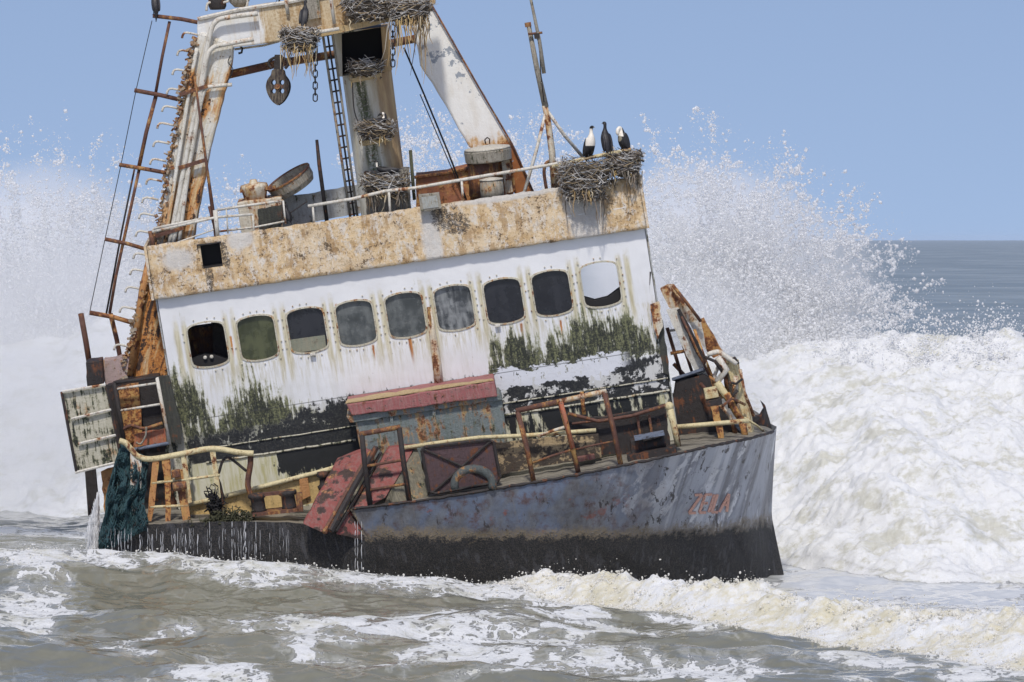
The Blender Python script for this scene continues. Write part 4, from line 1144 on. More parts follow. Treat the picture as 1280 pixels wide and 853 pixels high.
MB().beam(L(793, 548, -1.55), L(830, 541, -1.55), .35, .05).build("winch_top", M_dblue, wl)
MB().lathe(L(815, 556, -1.4), (1, 0, .1), [(.10, -.25), (.13, -.2), (.10, -.15), (.10, .15), (.13, .2), (.10, .25)], 14).build("winch_drum", M_iron, wl, smooth=True)
MB().plate(rough_poly([(784, 570), (846, 559), (847, 568), (786, 580)], 7, .8), -1.75, .5).build("winch_bed", M_iron, wl)
part("red_deck_pad", MB().plate(rough_poly([(720, 573), (743, 569), (744, 574), (722, 578)], 5, .5), -1.3, .2), weathered("dull_red_pad", (.20, .06, .06), rust=.2, sc=3))
# brown hand rail
T("hand_rail", [(645, 514, -2.15), (676, 507, -2.15), (700, 502, -2.15)], 3.4, M_rust, 8)
T("hand_rail", [(700, 502, -2.15), (735, 494, -2.15), (758, 489, -2.15)], 3.2, M_rust_cream, 8)
for a, b, c, d, mt in ((647, 514, 667, 602, M_rust), (700, 503, 723, 591, M_rust), (755, 489, 776, 581, M_rust)):
    T("rail_post", [(a, b, -2.15), ((a + c) / 2 + 1, (b + d) / 2, -2.15), (c, d, -2.2)], 3.2, mt, 8)
T("rail_post", [(701, 503, -2.2), (707, 525, -2.2), (716, 560, -2.2)], 2.9, weathered("bright_red_rust", (.42, .10, .04), rust=.5, sc=2), 8)
T("hand_rail", [(663, 580, -2.15), (690, 570, -2.15), (716, 562, -2.15)], 1.6, M_rust, 6)
T("hand_rail", [(716, 563, -2.15), (745, 556, -2.15), (766, 552, -2.15)], 1.2, M_rust, 6)
T("hand_rail", [(727, 490, -1.9), (730, 518, -1.9)], 2.6, M_rust_or, 6)
# cream ventilator pipe
T("ventilator_pipe", [(848, 558, -1.4), (843, 535, -1.4), (837, 509, -1.4)], [4.0, 4.0, 4.4], M_pipe_y, 10)
part("ventilator_cap", MB().ball(L(836.5, 508, -1.4), .085, 12, 8), M_pipe_y, smooth=True)
# hoop fairlead and short ladder at the break of the deck
arc = [(590 + 24 * math.cos(a) + 2, 606 - 20 * math.sin(a), -2.32) for a in [math.pi * k / 12 for k in range(-1, 14)]]
T("hoop_fairlead", arc, 5.2, M_hoop, 10)
lf = bpy.data.objects.new("boarding_ladder", None); COL.objects.link(lf); lf.parent = ship
for pts, r in (([(452, 542), (456, 580), (463, 634)], 3.3), ([(499, 535), (504, 575), (512, 628)], 3.3), ([(450, 543), (500, 534)], 3.2), ([(457, 583), (505, 575)], 1.8), ([(461, 613), (508, 605)], 1.8)):
    T("ladder_bar", [(a, b, -2.2) for a, b in pts], r, M_rust if r < 3.25 else M_iron, 8, lf)

# ---- torn steelwork at the bow
def plate3(name, pts, mat, th=(0, .05, 0), parent=None, jag=.8):
    q = rough_poly(pts, 8, jag)
    return MB().prism(P(q), th).build(name, mat, parent or ship)
plate3("torn_bow_plate", [(825, 361, .6), (833, 357, .6), (841, 357, .7), (862, 385, .8), (873, 398, .9), (866, 408, .9), (850, 395, .7), (836, 384, .6)], M_rust_cream, (.03, .2, 0))
T("plate_rim", [(841, 357, .55), (858, 378, .6), (876, 402, .7)], 2.2, M_rust, 6)
plate3("torn_bow_plate", [(833, 388, .4), (848, 385, .45), (862, 408, .5), (878, 440, .6), (895, 478, .8), (880, 482, .7), (862, 452, .5), (845, 415, .4)], M_pipe, (0, .08, 0))
plate3("torn_bow_plate", [(846, 388, .35), (850, 386, .35), (868, 420, .4), (884, 450, .5), (880, 460, .5), (862, 425, .4)], M_iron, (0, .05, 0))
plate3("torn_bow_plate", [(862, 404, .9), (879, 398, .9), (904, 442, 1.0), (892, 448, 1.0), (884, 440, 1.0)], M_rust_or, (.02, .12, 0))
plate3("torn_bow_plate", [(862, 404, .85), (876, 400, .85), (884, 440, .95), (875, 428, .9)], M_pipe, (0, .04, 0))
plate3("bow_frame", [(906, 446, .6), (921, 452, .6), (926, 480, .6), (937, 520, .7), (942, 546, .7), (934, 548, .7), (925, 510, .6), (912, 470, .6)], M_pipe_y, (.05, .2, 0))
T("bow_frame_bar", [(884, 444, .5), (897, 440, .5), (908, 446, .5), (921, 455, .5)], 3.2, M_pipe, 8, curve=3)
T("bow_frame_bar", [(897, 447, .45), (908, 462, .45), (896, 478, .45)], 4.4, M_pipe, 8)
T("bow_frame_bar", [(896, 478, .4), (906, 493, .4), (914, 503, .4)], 5.0, M_pipe_y, 6)
T("bow_frame_bar", [(908, 492, .35), (918, 512, .35), (926, 524, .35)], 4.6, M_rust_or, 6)
T("bow_frame_bar", [(921, 505, .4), (914, 496, .4), (922, 488, .4)], 2.2, M_iron, 6)
T("bow_frame_bar", [(920, 470, .5), (918, 500, .5), (932, 540, .5)], 3.6, M_rust_cream, 6)
T("bow_frame_bar", [(925, 522, .3), (930, 538, .3), (932, 550, .3)], 4.4, M_rust_or, 6)
T("bow_frame_bar", [(905, 444, .8), (908, 480, .8), (913, 510, .8)], 3.0, M_rust, 6)
T("bow_frame_bar", [(915, 449, .5), (918, 447, .5), (923, 455, .5)], 1.8, M_iron, 6)
for pts, r, mt in (([(868, 412, .7), (880, 446, .7), (896, 486, .7)], 2.0, M_rust_or), ([(852, 396, .35), (872, 440, .45), (890, 476, .6)], 1.6, M_rust), ([(880, 446, .4), (894, 452, .4), (905, 468, .45)], 2.2, M_iron),
                   ([(895, 500, .2), (912, 520, .3), (920, 545, .4)], 2.6, M_rust_cream), ([(925, 462, .7), (930, 490, .7), (942, 520, .9)], 2.4, M_rust_cream), ([(903, 508, .0), (915, 498, .2), (931, 506, .5)], 2.0, M_rust), ([(876, 480, .3), (886, 492, .0), (890, 508, -.2)], 2.4, M_rust), ([(898, 458, .6), (893, 470, .6), (899, 490, .6)], 2.6, M_pipe), ([(912, 478, .3), (920, 480, .4), (928, 474, .5)], 1.6, M_iron)):
    T("bow_frame_bar", pts, r, mt, 6)
plate3("torn_bow_plate", [(898, 446, .8), (910, 450, .8), (918, 474, .9), (914, 500, .9), (904, 470, .8)], M_rust_cream, (.02, .06, 0), jag=1.2)
plate3("torn_bow_plate", [(886, 470, .5), (898, 478, .5), (906, 498, .5), (896, 500, .5)], M_rust_or, (.02, .06, 0), jag=1.2)
part("bow_lamp_box", MB().plate([(880, 488), (896, 485), (899, 497), (882, 500)], -.2, .3), M_pipe_y, bevel=.015)
part("bow_post_cap", MB().plate(rough_poly([(883, 502), (902, 498), (903, 506), (886, 509)], 5, .6), -.3, .3), M_iron)
plate3("bow_post", [(888, 508, -.3), (898, 506, -.3), (905, 548, -.3), (908, 554, -.3), (898, 556, -.3), (898, 548, -.3)], M_rust_or, (0, .15, 0))
plate3("bow_horn", [(939, 522, 1.7), (952, 520, 1.8), (955, 512, 1.9), (951, 502, 1.9), (957, 508, 2.0), (962, 525, 2.1), (966, 544, 2.1), (945, 545, 1.8)], M_iron, (0, .25, 0), jag=.5)
T("bow_stay", [(930, 522, .6), (946, 532, .8), (958, 542, 1.2)], 1.4, M_pipe_y, 6)
# ladder-like brackets between wall and bow plates
for pts, r, mt in (([(834, 410), (852, 470)], 2.4, M_rust), ([(846, 408), (866, 468)], 2.0, M_rust), ([(838, 442), (862, 438)], 2.4, M_rust_or), ([(835, 414), (848, 412)], 1.8, M_pipe), ([(842, 455), (860, 474)], 2.6, M_rust), ([(860, 430), (874, 468)], 3.0, M_rust_or)):
    T("side_bracket", [(a, b, 1.2) for a, b in pts], r, mt, 6)
T("wall_cable", [(801, 300, .1), (806, 330, .05), (812, 375, 0), (813, 340, -.02)], 1.0, M_rope, 5)
# ------------------------------------------------------------------ loose things on the wreck
def tint_mesh(o, cols):
    a = o.data.color_attributes.new("tint", 'FLOAT_COLOR', 'POINT')
    a.data.foreach_set("color", np.array([(c[0], c[1], c[2], 1.0) for c in cols], dtype=np.float32).ravel())

TW = [((.50, .48, .45), 3), ((.62, .60, .56), 2), ((.24, .20, .16), 3), ((.10, .075, .05), 3), ((.40, .30, .17), 2), ((.035, .03, .025), 2)]
_tw = [c for c, w in TW for _ in range(w)]

def nest(a, b, v, rw, rh, n, label, hang=0, hang_len=.5, straw=0.0, depth=.38):
    """twig nest: centre of its base at pixel (a, b); rw, rh in metres"""
    c = L(a, b, v)
    mb = MB(); cols = []
    up = (SHIP_I.to_3x3() @ Vector((0, 0, 1))).normalized()
    u = Vector((1, 0, 0)); u = (u - up * u.dot(up)).normalized(); w = up.cross(u)
    def fr(x, y, z): return u * x + w * y + up * z
    def stick(p0, d, ln, r, col, bend=.15, sag=0):
        s = d.orthogonal().normalized() * random.uniform(-bend, bend) * ln
        pts = [p0 - d * ln / 2, p0 + s * .5, p0 + d * ln / 2 + s * random.uniform(-.6, .6) - up * sag]
        k = len(mb.v); mb.tube(pts, [r, r, r * .6], 4); cols.extend([col] * (len(mb.v) - k))
    # matted core
    k = len(mb.v)
    mb.lathe(fr(0, 0, 0), up, [(.3 * rw, 0), (.75 * rw, .15 * rh), (.84 * rw, .55 * rh), (.75 * rw, .82 * rh), (.35 * rw, .72 * rh), (.05, .66 * rh)], 16)
    for i in range(k, len(mb.v)):
        p = Vector(mb.v[i]); mb.v[i] = tuple(p + Vector((random.uniform(-1, 1), random.uniform(-1, 1), random.uniform(-1, 1))) * .03)
        y_ = w.dot(p); q = Vector(mb.v[i]) - w * (y_ * (1 - depth / rw)); mb.v[i] = tuple(q)
    cols.extend([(.07, .055, .04)] * (len(mb.v) - k))
    for i in range(int(n * 1.35)):
        t = random.uniform(0, 2 * math.pi); h = random.uniform(0, 1) ** .8
        rr = rw * (.55 + .45 * math.sin(min(1, h * 1.15) * math.pi * .62)) * random.uniform(.80, 1.06)
        p = fr(rr * math.cos(t), depth * rr / rw * math.sin(t), h * rh * random.uniform(.9, 1.06))
        tg = fr(-math.sin(t), depth / rw * math.cos(t), random.uniform(-.45, .45)).normalized()
        tg = (tg + Vector((random.uniform(-.5, .5), random.uniform(-.5, .5), random.uniform(-.4, .4)))).normalized()
        col = random.choice(_tw); g = random.uniform(.75, 1.2)
        stick(p, tg, random.uniform(.16, .42) * min(1.3, .5 + rw), random.uniform(.0035, .009), tuple(q * g for q in col), .45)
    for i in range(hang):
        t = random.uniform(math.pi, 2 * math.pi); rr = rw * random.uniform(.5, 1.0)
        p = fr(rr * math.cos(t), depth * .9 * math.sin(t), random.uniform(-.05, .35) * rh)
        ln = random.uniform(.15, 1) ** 1.9 * hang_len
        d = (-up + Vector((random.uniform(-.22, .22), random.uniform(-.1, .1), 0))).normalized()
        col = random.choice([(.42, .30, .13), (.30, .20, .09), (.16, .11, .06), (.50, .42, .28)] if random.random() < straw else [(.20, .16, .12), (.10, .08, .055), (.30, .27, .22), (.05, .04, .03)])
        pts = [p + d * ln * j / 4 + Vector((mnoise.noise(Vector((i * 3.1, j * .6, 0))), mnoise.noise(Vector((i * 3.1, j * .6, 5))), 0)) * .05 for j in range(5)]
        k = len(mb.v); mb.tube(pts, [.013, .014, .012, .009, .004], 4); cols.extend([col] * (len(mb.v) - k))
    o = mb.build("nest", M_twig, None, fix=False)
    tint_mesh(o, cols)
    o.matrix_world = SHIP @ Matrix.Translation(c)
    return tag(o, label, "nest", "seabird nests on the wreck")

nest(375, 64, .0, .36, .42, 330, "twig nest with trailing straw under the bird at the pulley end of the beam", 46, .62, .7)
nest(462, 26, .2, .52, .50, 420, "broad twig nest on the platform directly above the mast niche", 10, .25, .4)
nest(512, 30, .0, .40, .48, 340, "shaggy nest with long hanging straw at the top of the fore gantry leg", 70, 1.15, .8)
nest(456, 96, .95, .34, .30, 230, "grey twig nest at the mouth of the dark mast niche", 12, .3, .3)
nest(470, 174, .8, .37, .32, 260, "twig nest on the middle mast ledge under a bird tucking its head", 18, .35, .3)
nest(482, 246, .75, .44, .42, 420, "thick whitewashed nest at the mast foot with a bird sitting on it", 60, .5, .2)
nest(730, 250, -.15, .47, .74, 800, "largest twig nest, spilling over the parapet beneath the white-breasted bird", 40, .55, .25, depth=.42)
nest(780, 221, .12, .33, .48, 430, "dark twig nest on the parapet corner under the preening bird", 36, .40, .2)
# a few long loose strands
# ------------------------------------------------------------------ cormorants
DARK = (.014, .013, .014); WHITE = (.78, .72, .62); BILL = (.30, .26, .18); GREYB = (.060, .056, .055)
def bird(a, b, v, yaw, spine, label, wings=(), white=None, flip=1, scale=1.0, lean=0.0, feet=True):
    """spine: (x, z, half width, half height) from tail to bill tip, metres, bird faces +x"""
    mb = MB()
    pts = [Vector((p[0], 0, p[1])) for p in spine]
    rows = []
    n = 12
    dn = []
    for i in range(len(spine) - 1):
        k = 4
        for j in range(k): dn.append((i + j / k))
    dn.append(len(spine) - 1)
    P4 = smooth_path(pts, 4); 
    W2 = smooth_path([Vector((p[2], p[3], 0)) for p in spine], 4)
    for i, (p, r) in enumerate(zip(P4, W2)):
        t = P4[min(i + 1, len(P4) - 1)] - P4[max(i - 1, 0)]; t.normalize()
        nz = Vector((-t.z, 0, t.x))
        rows.append([p + Vector((0, 1, 0)) * math.cos(2 * math.pi * j / n) * max(r.x, .003) + nz * math.sin(2 * math.pi * j / n) * max(r.y, .003) for j in range(n + 1)])
    mb.grid(rows)
    for i in (0, -1): mb.add(rows[i][:-1], [tuple(range(n))])
    for s in (-1, 1):
        for (cx, cz, lx, lz, rot) in wings:
            k = len(mb.v)
            mb.ball((0, 0, 0), (lx, .022, lz), 12, 8)
            R = Matrix.Rotation(rot, 3, 'Y')
            for i in range(k, len(mb.v)): mb.v[i] = tuple(R @ Vector(mb.v[i]) + Vector((cx, s * .066, cz)))
        if feet:
            mb.tube([(-.005, s * .03, .10), (.0, s * .035, .012), (.05, s * .045, .004)], [.014, .010, .012], 6)
    me = mb.mesh("cormorant")
    tmp = bpy.data.objects.new("tmp", me); COL.objects.link(tmp)
    rm = tmp.modifiers.new("r", 'REMESH'); rm.mode = 'VOXEL'; rm.voxel_size = .0085
    sm = tmp.modifiers.new("s", 'SMOOTH'); sm.iterations = 2; sm.factor = .5
    dg = bpy.context.evaluated_depsgraph_get(); dg.update()
    me2 = bpy.data.meshes.new_from_object(tmp.evaluated_get(dg))
    bpy.data.objects.remove(tmp); bpy.data.meshes.remove(me)
    me2.name = "cormorant"; me2.materials.clear(); me2.materials.append(M_bird)
    me2.polygons.foreach_set("use_smooth", [True] * len(me2.polygons))
    o = bpy.data.objects.new("cormorant", me2); COL.objects.link(o)
    head = pts[-3]
    cols = []
    for q in me2.vertices:
        p = q.co; c = DARK
        g = mnoise.noise(p * 60)
        if p.z > .12 and p.x < .02 and abs(p.y) > .03: c = tuple(x * (1.6 + g) for x in DARK)
        if white and white(p): c = tuple(x * (1 + .08 * g) for x in WHITE)
        if (p - pts[-1]).length < (pts[-1] - pts[-2]).length * .95: c = BILL
        cols.append(c)
    tint_mesh(o, cols)
    w = SHIP @ L(a, b, v)
    o.matrix_world = Matrix.Translation(w) @ Matrix.Rotation(yaw, 4, 'Z') @ Matrix.Rotation(lean, 4, 'Y') @ Matrix.Scale(scale, 4)
    return tag(o, label, "cormorant", "cormorants on the wreck")

UP = [(-.13, -.02, .018, .006), (-.105, .05, .03, .015), (-.07, .12, .062, .05), (-.03, .21, .083, .078), (.0, .30, .080, .074), (.02, .37, .056, .052), (.022, .425, .032, .032), (.02, .475, .026, .026), (.03, .515, .030, .029), (.062, .526, .024, .021), (.095, .522, .009, .009), (.135, .512, .005, .006)]
wing_up = [(-.045, .215, .055, .155, .30)]
wb = lambda p: (p.x > -.012 + .12 * max(0, .30 - p.z) and .235 < p.z < .50) or (p.z >= .30 and p.z < .50 and p.x > -.02 and abs(p.y) < .06)
bird(738, 202, .0, rad(-58), UP, "white-breasted cormorant standing upright on the largest nest, bill turned aside", wing_up, wb, scale=1.22)
bird(757, 196, .2, rad(118), [p if i < 9 else (p[0] - .0, p[1], p[2], p[3]) for i, p in enumerate(UP)], "dark-backed cormorant standing with its back turned, between the white-breasted and the preening bird", wing_up, lambda p: p.z > .44 and p.x > .025 and p.z < .50, scale=1.2)
PRE = [(-.14, .0, .018, .006), (-.11, .05, .03, .015), (-.07, .11, .066, .05), (-.03, .19, .086, .08), (.0, .28, .082, .076), (.015, .35, .058, .054), (.03, .41, .036, .036), (.065, .435, .030, .030), (.10, .40, .030, .030), (.105, .35, .028, .026), (.085, .31, .010, .010), (.06, .265, .005, .006)]
bird(778, 194, .1, rad(-140), PRE, "cormorant with pale arched neck preening its breast on the corner nest", wing_up, lambda p: p.x > .035 and p.z > .30, scale=1.16)
SIT = [(-.30, .07, .018, .006), (-.24, .07, .035, .014), (-.16, .075, .07, .045), (-.05, .085, .09, .065), (.06, .10, .082, .065), (.12, .125, .055, .055), (.155, .165, .032, .034), (.165, .21, .027, .028), (.175, .25, .029, .029), (.205, .262, .022, .020), (.24, .265, .009, .009), (.275, .27, .005, .006)]
wing_sit = [(-.09, .095, .17, .055, .05)]
bird(735, 216, -.15, rad(12), [(-.36, .19, .016, .006), (-.30, .14, .03, .012), (-.22, .09, .06, .04), (-.08, .075, .09, .06), (.05, .08, .08, .06), (.12, .085, .05, .05), (.17, .09, .032, .032), (.21, .085, .027, .027), (.25, .09, .028, .026), (.28, .09, .02, .018), (.31, .085, .008, .008), (.34, .08, .005, .005)], "black cormorant lying low with its tail cocked up beside the standing white-breasted one", wing_sit, None, feet=False)
bird(482, 219, .7, rad(172), SIT, "cormorant with pale face sitting on the thick nest at the mast foot", wing_sit, lambda p: p.x > .15 and p.z > .15 and p.z < .24, scale=.98, feet=False)
TUCK = [(-.26, .06, .018, .006), (-.20, .07, .035, .014), (-.12, .08, .07, .045), (-.02, .09, .088, .065), (.06, .11, .075, .06), (.10, .15, .045, .045), (.11, .205, .030, .030), (.08, .235, .028, .028), (.04, .235, .028, .026), (.0, .215, .02, .018), (-.03, .185, .009, .009), (-.05, .165, .005, .005)]
bird(474, 158, .7, rad(12), TUCK, "cormorant on the middle mast ledge tucking its head over its back", wing_sit, lambda p: p.z > .15 and p.x < .09 and p.x > .05, feet=False)
bird(380, 36, -.15, rad(75), UP, "black cormorant standing hunched on the nest beside the hanging pulley", wing_up, None, scale=1.0, lean=.12)
bird(194, 19, .7, rad(110), [(-.06, -.14, .014, .006), (-.07, -.06, .022, .012)] + UP[2:], "lone black cormorant perched on the outermost rusty bar, wings closed", wing_up, None, scale=.95)
bird(438, 10, .5, rad(60), UP, "dark cormorant standing behind the broad nest above the niche", wing_up, None, scale=.9)
bird(359, 280, .25, rad(160), [(p[0] * .85, p[1] * .80, p[2], p[3]) for p in UP], "small dark cormorant on the roof edge beside the mouldy locker", [(-.04, .17, .05, .12, .3)], None, scale=.84)
bird(348, 2, .9, rad(100), UP, "cormorant standing on the crosshead beam above the pulley, mostly cut off", wing_up, None, scale=.8)

# ------------------------------------------------------------------ pulley block, chains, dish
def curve_plate(outer, holes, th):
    """flat plate with holes in the local xz plane"""
    cu = bpy.data.curves.new("tmp", 'CURVE'); cu.dimensions = '2D'; cu.fill_mode = 'BOTH'; cu.extrude = th / 2
    for lp in [outer] + holes:
        sp = cu.splines.new('POLY'); sp.points.add(len(lp) - 1); sp.use_cyclic_u = True
        for q, p in zip(lp, sp.points): p.co = (q[0], q[1], 0, 1)
    t = bpy.data.objects.new("tmp", cu); COL.objects.link(t)
    dg = bpy.context.evaluated_depsgraph_get(); dg.update()
    me = bpy.data.meshes.new_from_object(t.evaluated_get(dg))
    mb = MB().add([(v.co.x, v.co.z, v.co.y) for v in me.vertices], [tuple(p.vertices) for p in me.polygons])
    bpy.data.objects.remove(t); bpy.data.meshes.remove(me); bpy.data.curves.remove(cu)
    return mb
plumb = SHIP_I.to_3x3() @ Vector((0, 0, -1))
def hang_matrix(a, b, v):
    return Matrix.Translation(SHIP @ L(a, b, v)) @ Matrix.Rotation(rad(-12), 4, 'Z')
pb = bpy.data.objects.new("pulley_block", None); COL.objects.link(pb); pb.matrix_world = hang_matrix(348, 110, .7)
tag(pb, "rust-brown pulley block with pierced cheek plates hanging below the gantry beam", "pulley block")
out = [(0, -.33), (.10, -.26), (.19, -.12), (.225, .02), (.20, .14), (.13, .24), (.09, .34), (-.09, .34), (-.13, .24), (-.20, .14), (-.225, .02), (-.19, -.12), (-.10, -.26)]
out = [(p.x, p.y) for p in smooth_path([Vector((a, b, 0)) for a, b in out + out[:1]], 4)][:-1]
holes = []
for a in (45, 135, 225, 315):
    cx, cz = .115 * math.cos(rad(a)), .02 + .115 * math.sin(rad(a))
    holes.append([(cx + .048 * math.cos(t) * 1.0, cz + .048 * math.sin(t) * 1.0) for t in [2 * math.pi * k / 12 for k in range(12)]])
for y in (-.06, .06):
    m = curve_plate(out, holes, .02); m.v = [(p[0], p[1] + y, p[2]) for p in m.v]
    m.build("cheek_plate", M_iron if y > 0 else weathered("dark_red_pulley_iron", (.026, .016, .016), rust=.12, sc=3, orange=0, chips=.4), pb)
MB().lathe((0, -.09, .02), (0, 1, 0), [(.05, 0), (.05, .18)], 14).build("axle", M_rust, pb)
MB().prism([(-.08, -.05, .30), (.08, -.05, .30), (.06, -.05, .62), (-.06, -.05, .62)], (0, .1, 0)).build("shank", M_iron, pb)
for s in (-1, 1):
    MB().tube(smooth_path([Vector((s * .04, 0, .58)), Vector((s * .16, 0, .52)), Vector((s * .19, 0, .44)), Vector((s * .13, 0, .36))], 4), .028, 7).build("hook_arm", M_iron, pb, smooth=True)
def chain(a, b0, b1, v, n, label, r=.042):
    w0 = SHIP @ L(a, b0, v); w1 = SHIP @ L(a, b1, v); ln = w0.z - w1.z
    mb = MB()
    for k in range(n):
        z = -ln * (k + .5) / n; hl = ln / n * .66
        s = [Vector((r * math.cos(t), 0, z + (hl - r) * (1 if math.sin(t) > 0 else -1) * (1 if abs(math.sin(t)) > .05 else 0) + r * math.sin(t))) for t in [2 * math.pi * j / 12 + .13 for j in range(13)]]
        R = Matrix.Rotation(rad(70) * (k % 2) + .3, 3, 'Z')
        mb.tube([R @ p for p in s], .0125, 5, caps=False)
    o = mb.build("chain", M_iron, None, smooth=True); o.matrix_world = Matrix.Translation(w0)
    return tag(o, label, "chain", "chains hanging from the gantry")
chain(394, 44, 126, .2, 11, "longer rusty chain hanging free beside the mast ladder")
chain(491, 32, 83, .2, 7, "short rusty chain hanging beside the shaggy straw nest")
# tilted dish lid on the roof
ds = bpy.data.objects.new("dish_lid", None); COL.objects.link(ds)
ds.matrix_world = Matrix.Translation(SHIP @ L(366, 231, 1.5)) @ Vector((-.52, -.22, .82)).to_track_quat('Z', 'Y').to_matrix().to_4x4()
tag(ds, "rusty round metal lid lying tilted behind the roof locker", "metal lid")
MB().lathe((0, 0, 0), (0, 0, 1), [(.40, -.10), (.45, .0), (.46, .16), (.44, .17), (.42, .02), (.05, -.06)], 30).build("lid_pan", M_drum, ds, smooth=False)
MB().lathe((0, 0, .165), (0, 0, 1), [(.47, -.02), (.475, 0), (.47, .02), (.44, .02), (.43, 0)], 30, caps=False).build("lid_rim", M_rust, ds)

# ------------------------------------------------------------------ red boards and grating on the fore deck edge
def board(name, pts, mat, label, cat, base_px, th=.10, extra=(), group=None):
    base = L(*base_px)
    o = thing_empty(name, base, label, cat, group)
    mb = MB().prism(P(rough_poly(pts, 9, .6)), (0, th, .02)); sub(mb, base).build("panel", mat, o, bevel=.01)
    for nm, q, r, mt in extra:
        m2 = MB().tube(P(q), r * px, 6); sub(m2, base).build(nm, mt, o)
    return o
board("hatch_board", [(422, 575, -1.3), (455, 562, -1.25), (468, 566, -1.3), (447, 605, -1.9), (409, 668, -2.55), (379, 655, -2.55)], M_red,
      "red hatch board at the end next to the mooring bitts, leaning over the deck edge", "hatch board", (395, 660, -2.5), .12,
      [("edge_beam", [(470, 560, -1.4), (445, 604, -2.0), (413, 664, -2.62)], 4.2, M_iron), ("edge_beam", [(463, 566, -1.45), (440, 604, -2.0), (405, 666, -2.62)], 3.2, M_rust)], "red hatch boards leaning at the deck edge")
hb2 = board("hatch_board", [(486, 560, -1.2), (520, 557, -1.2), (505, 584, -1.5), (482, 622, -2.0), (448, 640, -2.15), (455, 676, -2.2), (420, 668, -2.5), (440, 635, -2.1)], M_red,
      "red hatch board behind the boarding ladder, its side sheet green and brown", "hatch board", (440, 660, -2.4), .12, (), "red hatch boards leaning at the deck edge")
sub(MB().prism(P(rough_poly([(520, 558, -1.2), (536, 614, -1.7), (530, 630, -1.9), (478, 636, -2.05), (484, 622, -2.0), (506, 584, -1.5)], 9, .6)), (0, .08, 0)), L(440, 660, -2.4)).build("side_sheet", weathered("mossy_brown_sheet", (.12, .11, .075), rust=.4, sc=1.4, algae=.35, orange=.2), hb2)
sub(MB().tube(P([(476, 566, -1.3), (446, 620, -2.0), (420, 664, -2.55)]), 2.2 * px, 6), L(440, 660, -2.4)).build("edge_beam", M_iron, hb2)
gq = [(527, 563), (531, 559), (611, 550), (617, 553), (625, 597), (622, 603), (545, 617), (537, 615)]
gb = L(580, 612, -2.0)
gr = thing_empty("hatch_grating", gb, "maroon square hatch cover with a raised cross, standing behind the hoop at the deck edge", "hatch cover")
sub(MB().plate(gq, -1.95, .06), gb).build("cover_plate", M_maroon, gr)
sub(MB().tube(P(gq + gq[:1], -1.97), 2.2 * px, 6), gb).build("cover_rim", M_iron, gr)
for a, b in (((530, 562), (620, 602)), ((613, 552), (541, 616))):
    sub(MB().tube(P([a, b], -1.97), 1.7 * px, 6), gb).build("cross_bar", M_iron, gr)

# ------------------------------------------------------------------ fishing net draped at the stern
nm_ = MB()
def net_pt(s_, t, k=0.0):
    """folded sheet: s_ across, t from the rail down"""
    top = (151 + 36 * s_, 556 + 18 * s_); bot = (122 + 62 * s_, 692 - 30 * s_)
    a = top[0] + (bot[0] - top[0]) * t; b = top[1] + (bot[1] - top[1]) * t
    bul = math.sin(t * math.pi) * 4
    a += -bul + mnoise.noise(Vector((s_ * 5, t * 4, 1))) * 5; b += mnoise.noise(Vector((s_ * 6, t * 4, 9))) * 5
    v = -1.45 - .35 * t + .07 * math.sin(s_ * 19 + 9 * mnoise.noise(Vector((s_ * 2, t * 3, 4)))) + .22 * mnoise.noise(Vector((s_ * 6, t * 7, k)))
    return L(a, b, v)
rr_ = random.Random(5)
for layer in range(2):
    for fam in (-1, 1):
        for i in range(-26, 46):
            pts = []
            for j in range(27):
                t = j / 26; s_ = i / 20 + fam * t * 1.15 + layer * .02 + mnoise.noise(Vector((i * .7, t * 9, layer * 5 + fam))) * .035
                if 0 <= s_ <= 1: pts.append(net_pt(s_, t, layer * 3.0) + Vector((0, -.05 * layer, 0)))
            if len(pts) > 2: nm_.tube(pts, .010, 4)
for k in range(75):
    s_ = rr_.random(); a0 = rr_.random() * .5; ln = rr_.uniform(.2, .6)
    nm_.tube([net_pt(min(1, max(0, s_ + .12 * mnoise.noise(Vector((k, j * .5, 0))))), min(1.04, a0 + ln * j / 8), 2) + Vector((0, -.07, 0)) for j in range(9)], rr_.uniform(.006, .016), 4)
net_o = thing_mesh(nm_, "fishing_net", M_net, L(150, 680, -1.5), "torn teal fishing net draped over the stern rail down to the water", "fishing net", fix=False)

m2 = MB().grid([[net_pt(i / 24, j / 24, 0) + Vector((0, .06, 0)) for i in range(25)] for j in range(25)])
sub(m2, L(150, 680, -1.5)).build("matted_folds", Mat("black_matted_twine").done((.010, .022, .026), .9), net_o, smooth=True)
# weed and tangled line on the after deck
def tangle(name, a, b, v, w, h, n, mat, label, cat, seed):
    r = random.Random(seed); mb = MB()
    for k in range(n):
        x = a + r.gauss(0, .45) * w; y = b - abs(r.gauss(0, .5)) * h
        pts = [L(x + math.sin(j * 1.3 + k) * r.uniform(1, 6), y + j * r.uniform(-1, 2.2), v + r.uniform(-.15, .15)) for j in range(6)]
        mb.tube(smooth_path(pts, 2), r.uniform(.006, .016), 4)
    return thing_mesh(mb, name, mat, L(a, b + 4, v), label, cat, fix=False)
tangle("seaweed_clump", 284, 654, -1.9, 34, 14, 150, M_weed, "tangle of green-brown weed and old line on the after deck edge beside the bitts", "seaweed", 3)
tangle("rope_tangle", 268, 634, -1.6, 10, 22, 60, M_rope, "black knot of rope hung round the cowl below the stern rail", "rope", 8)
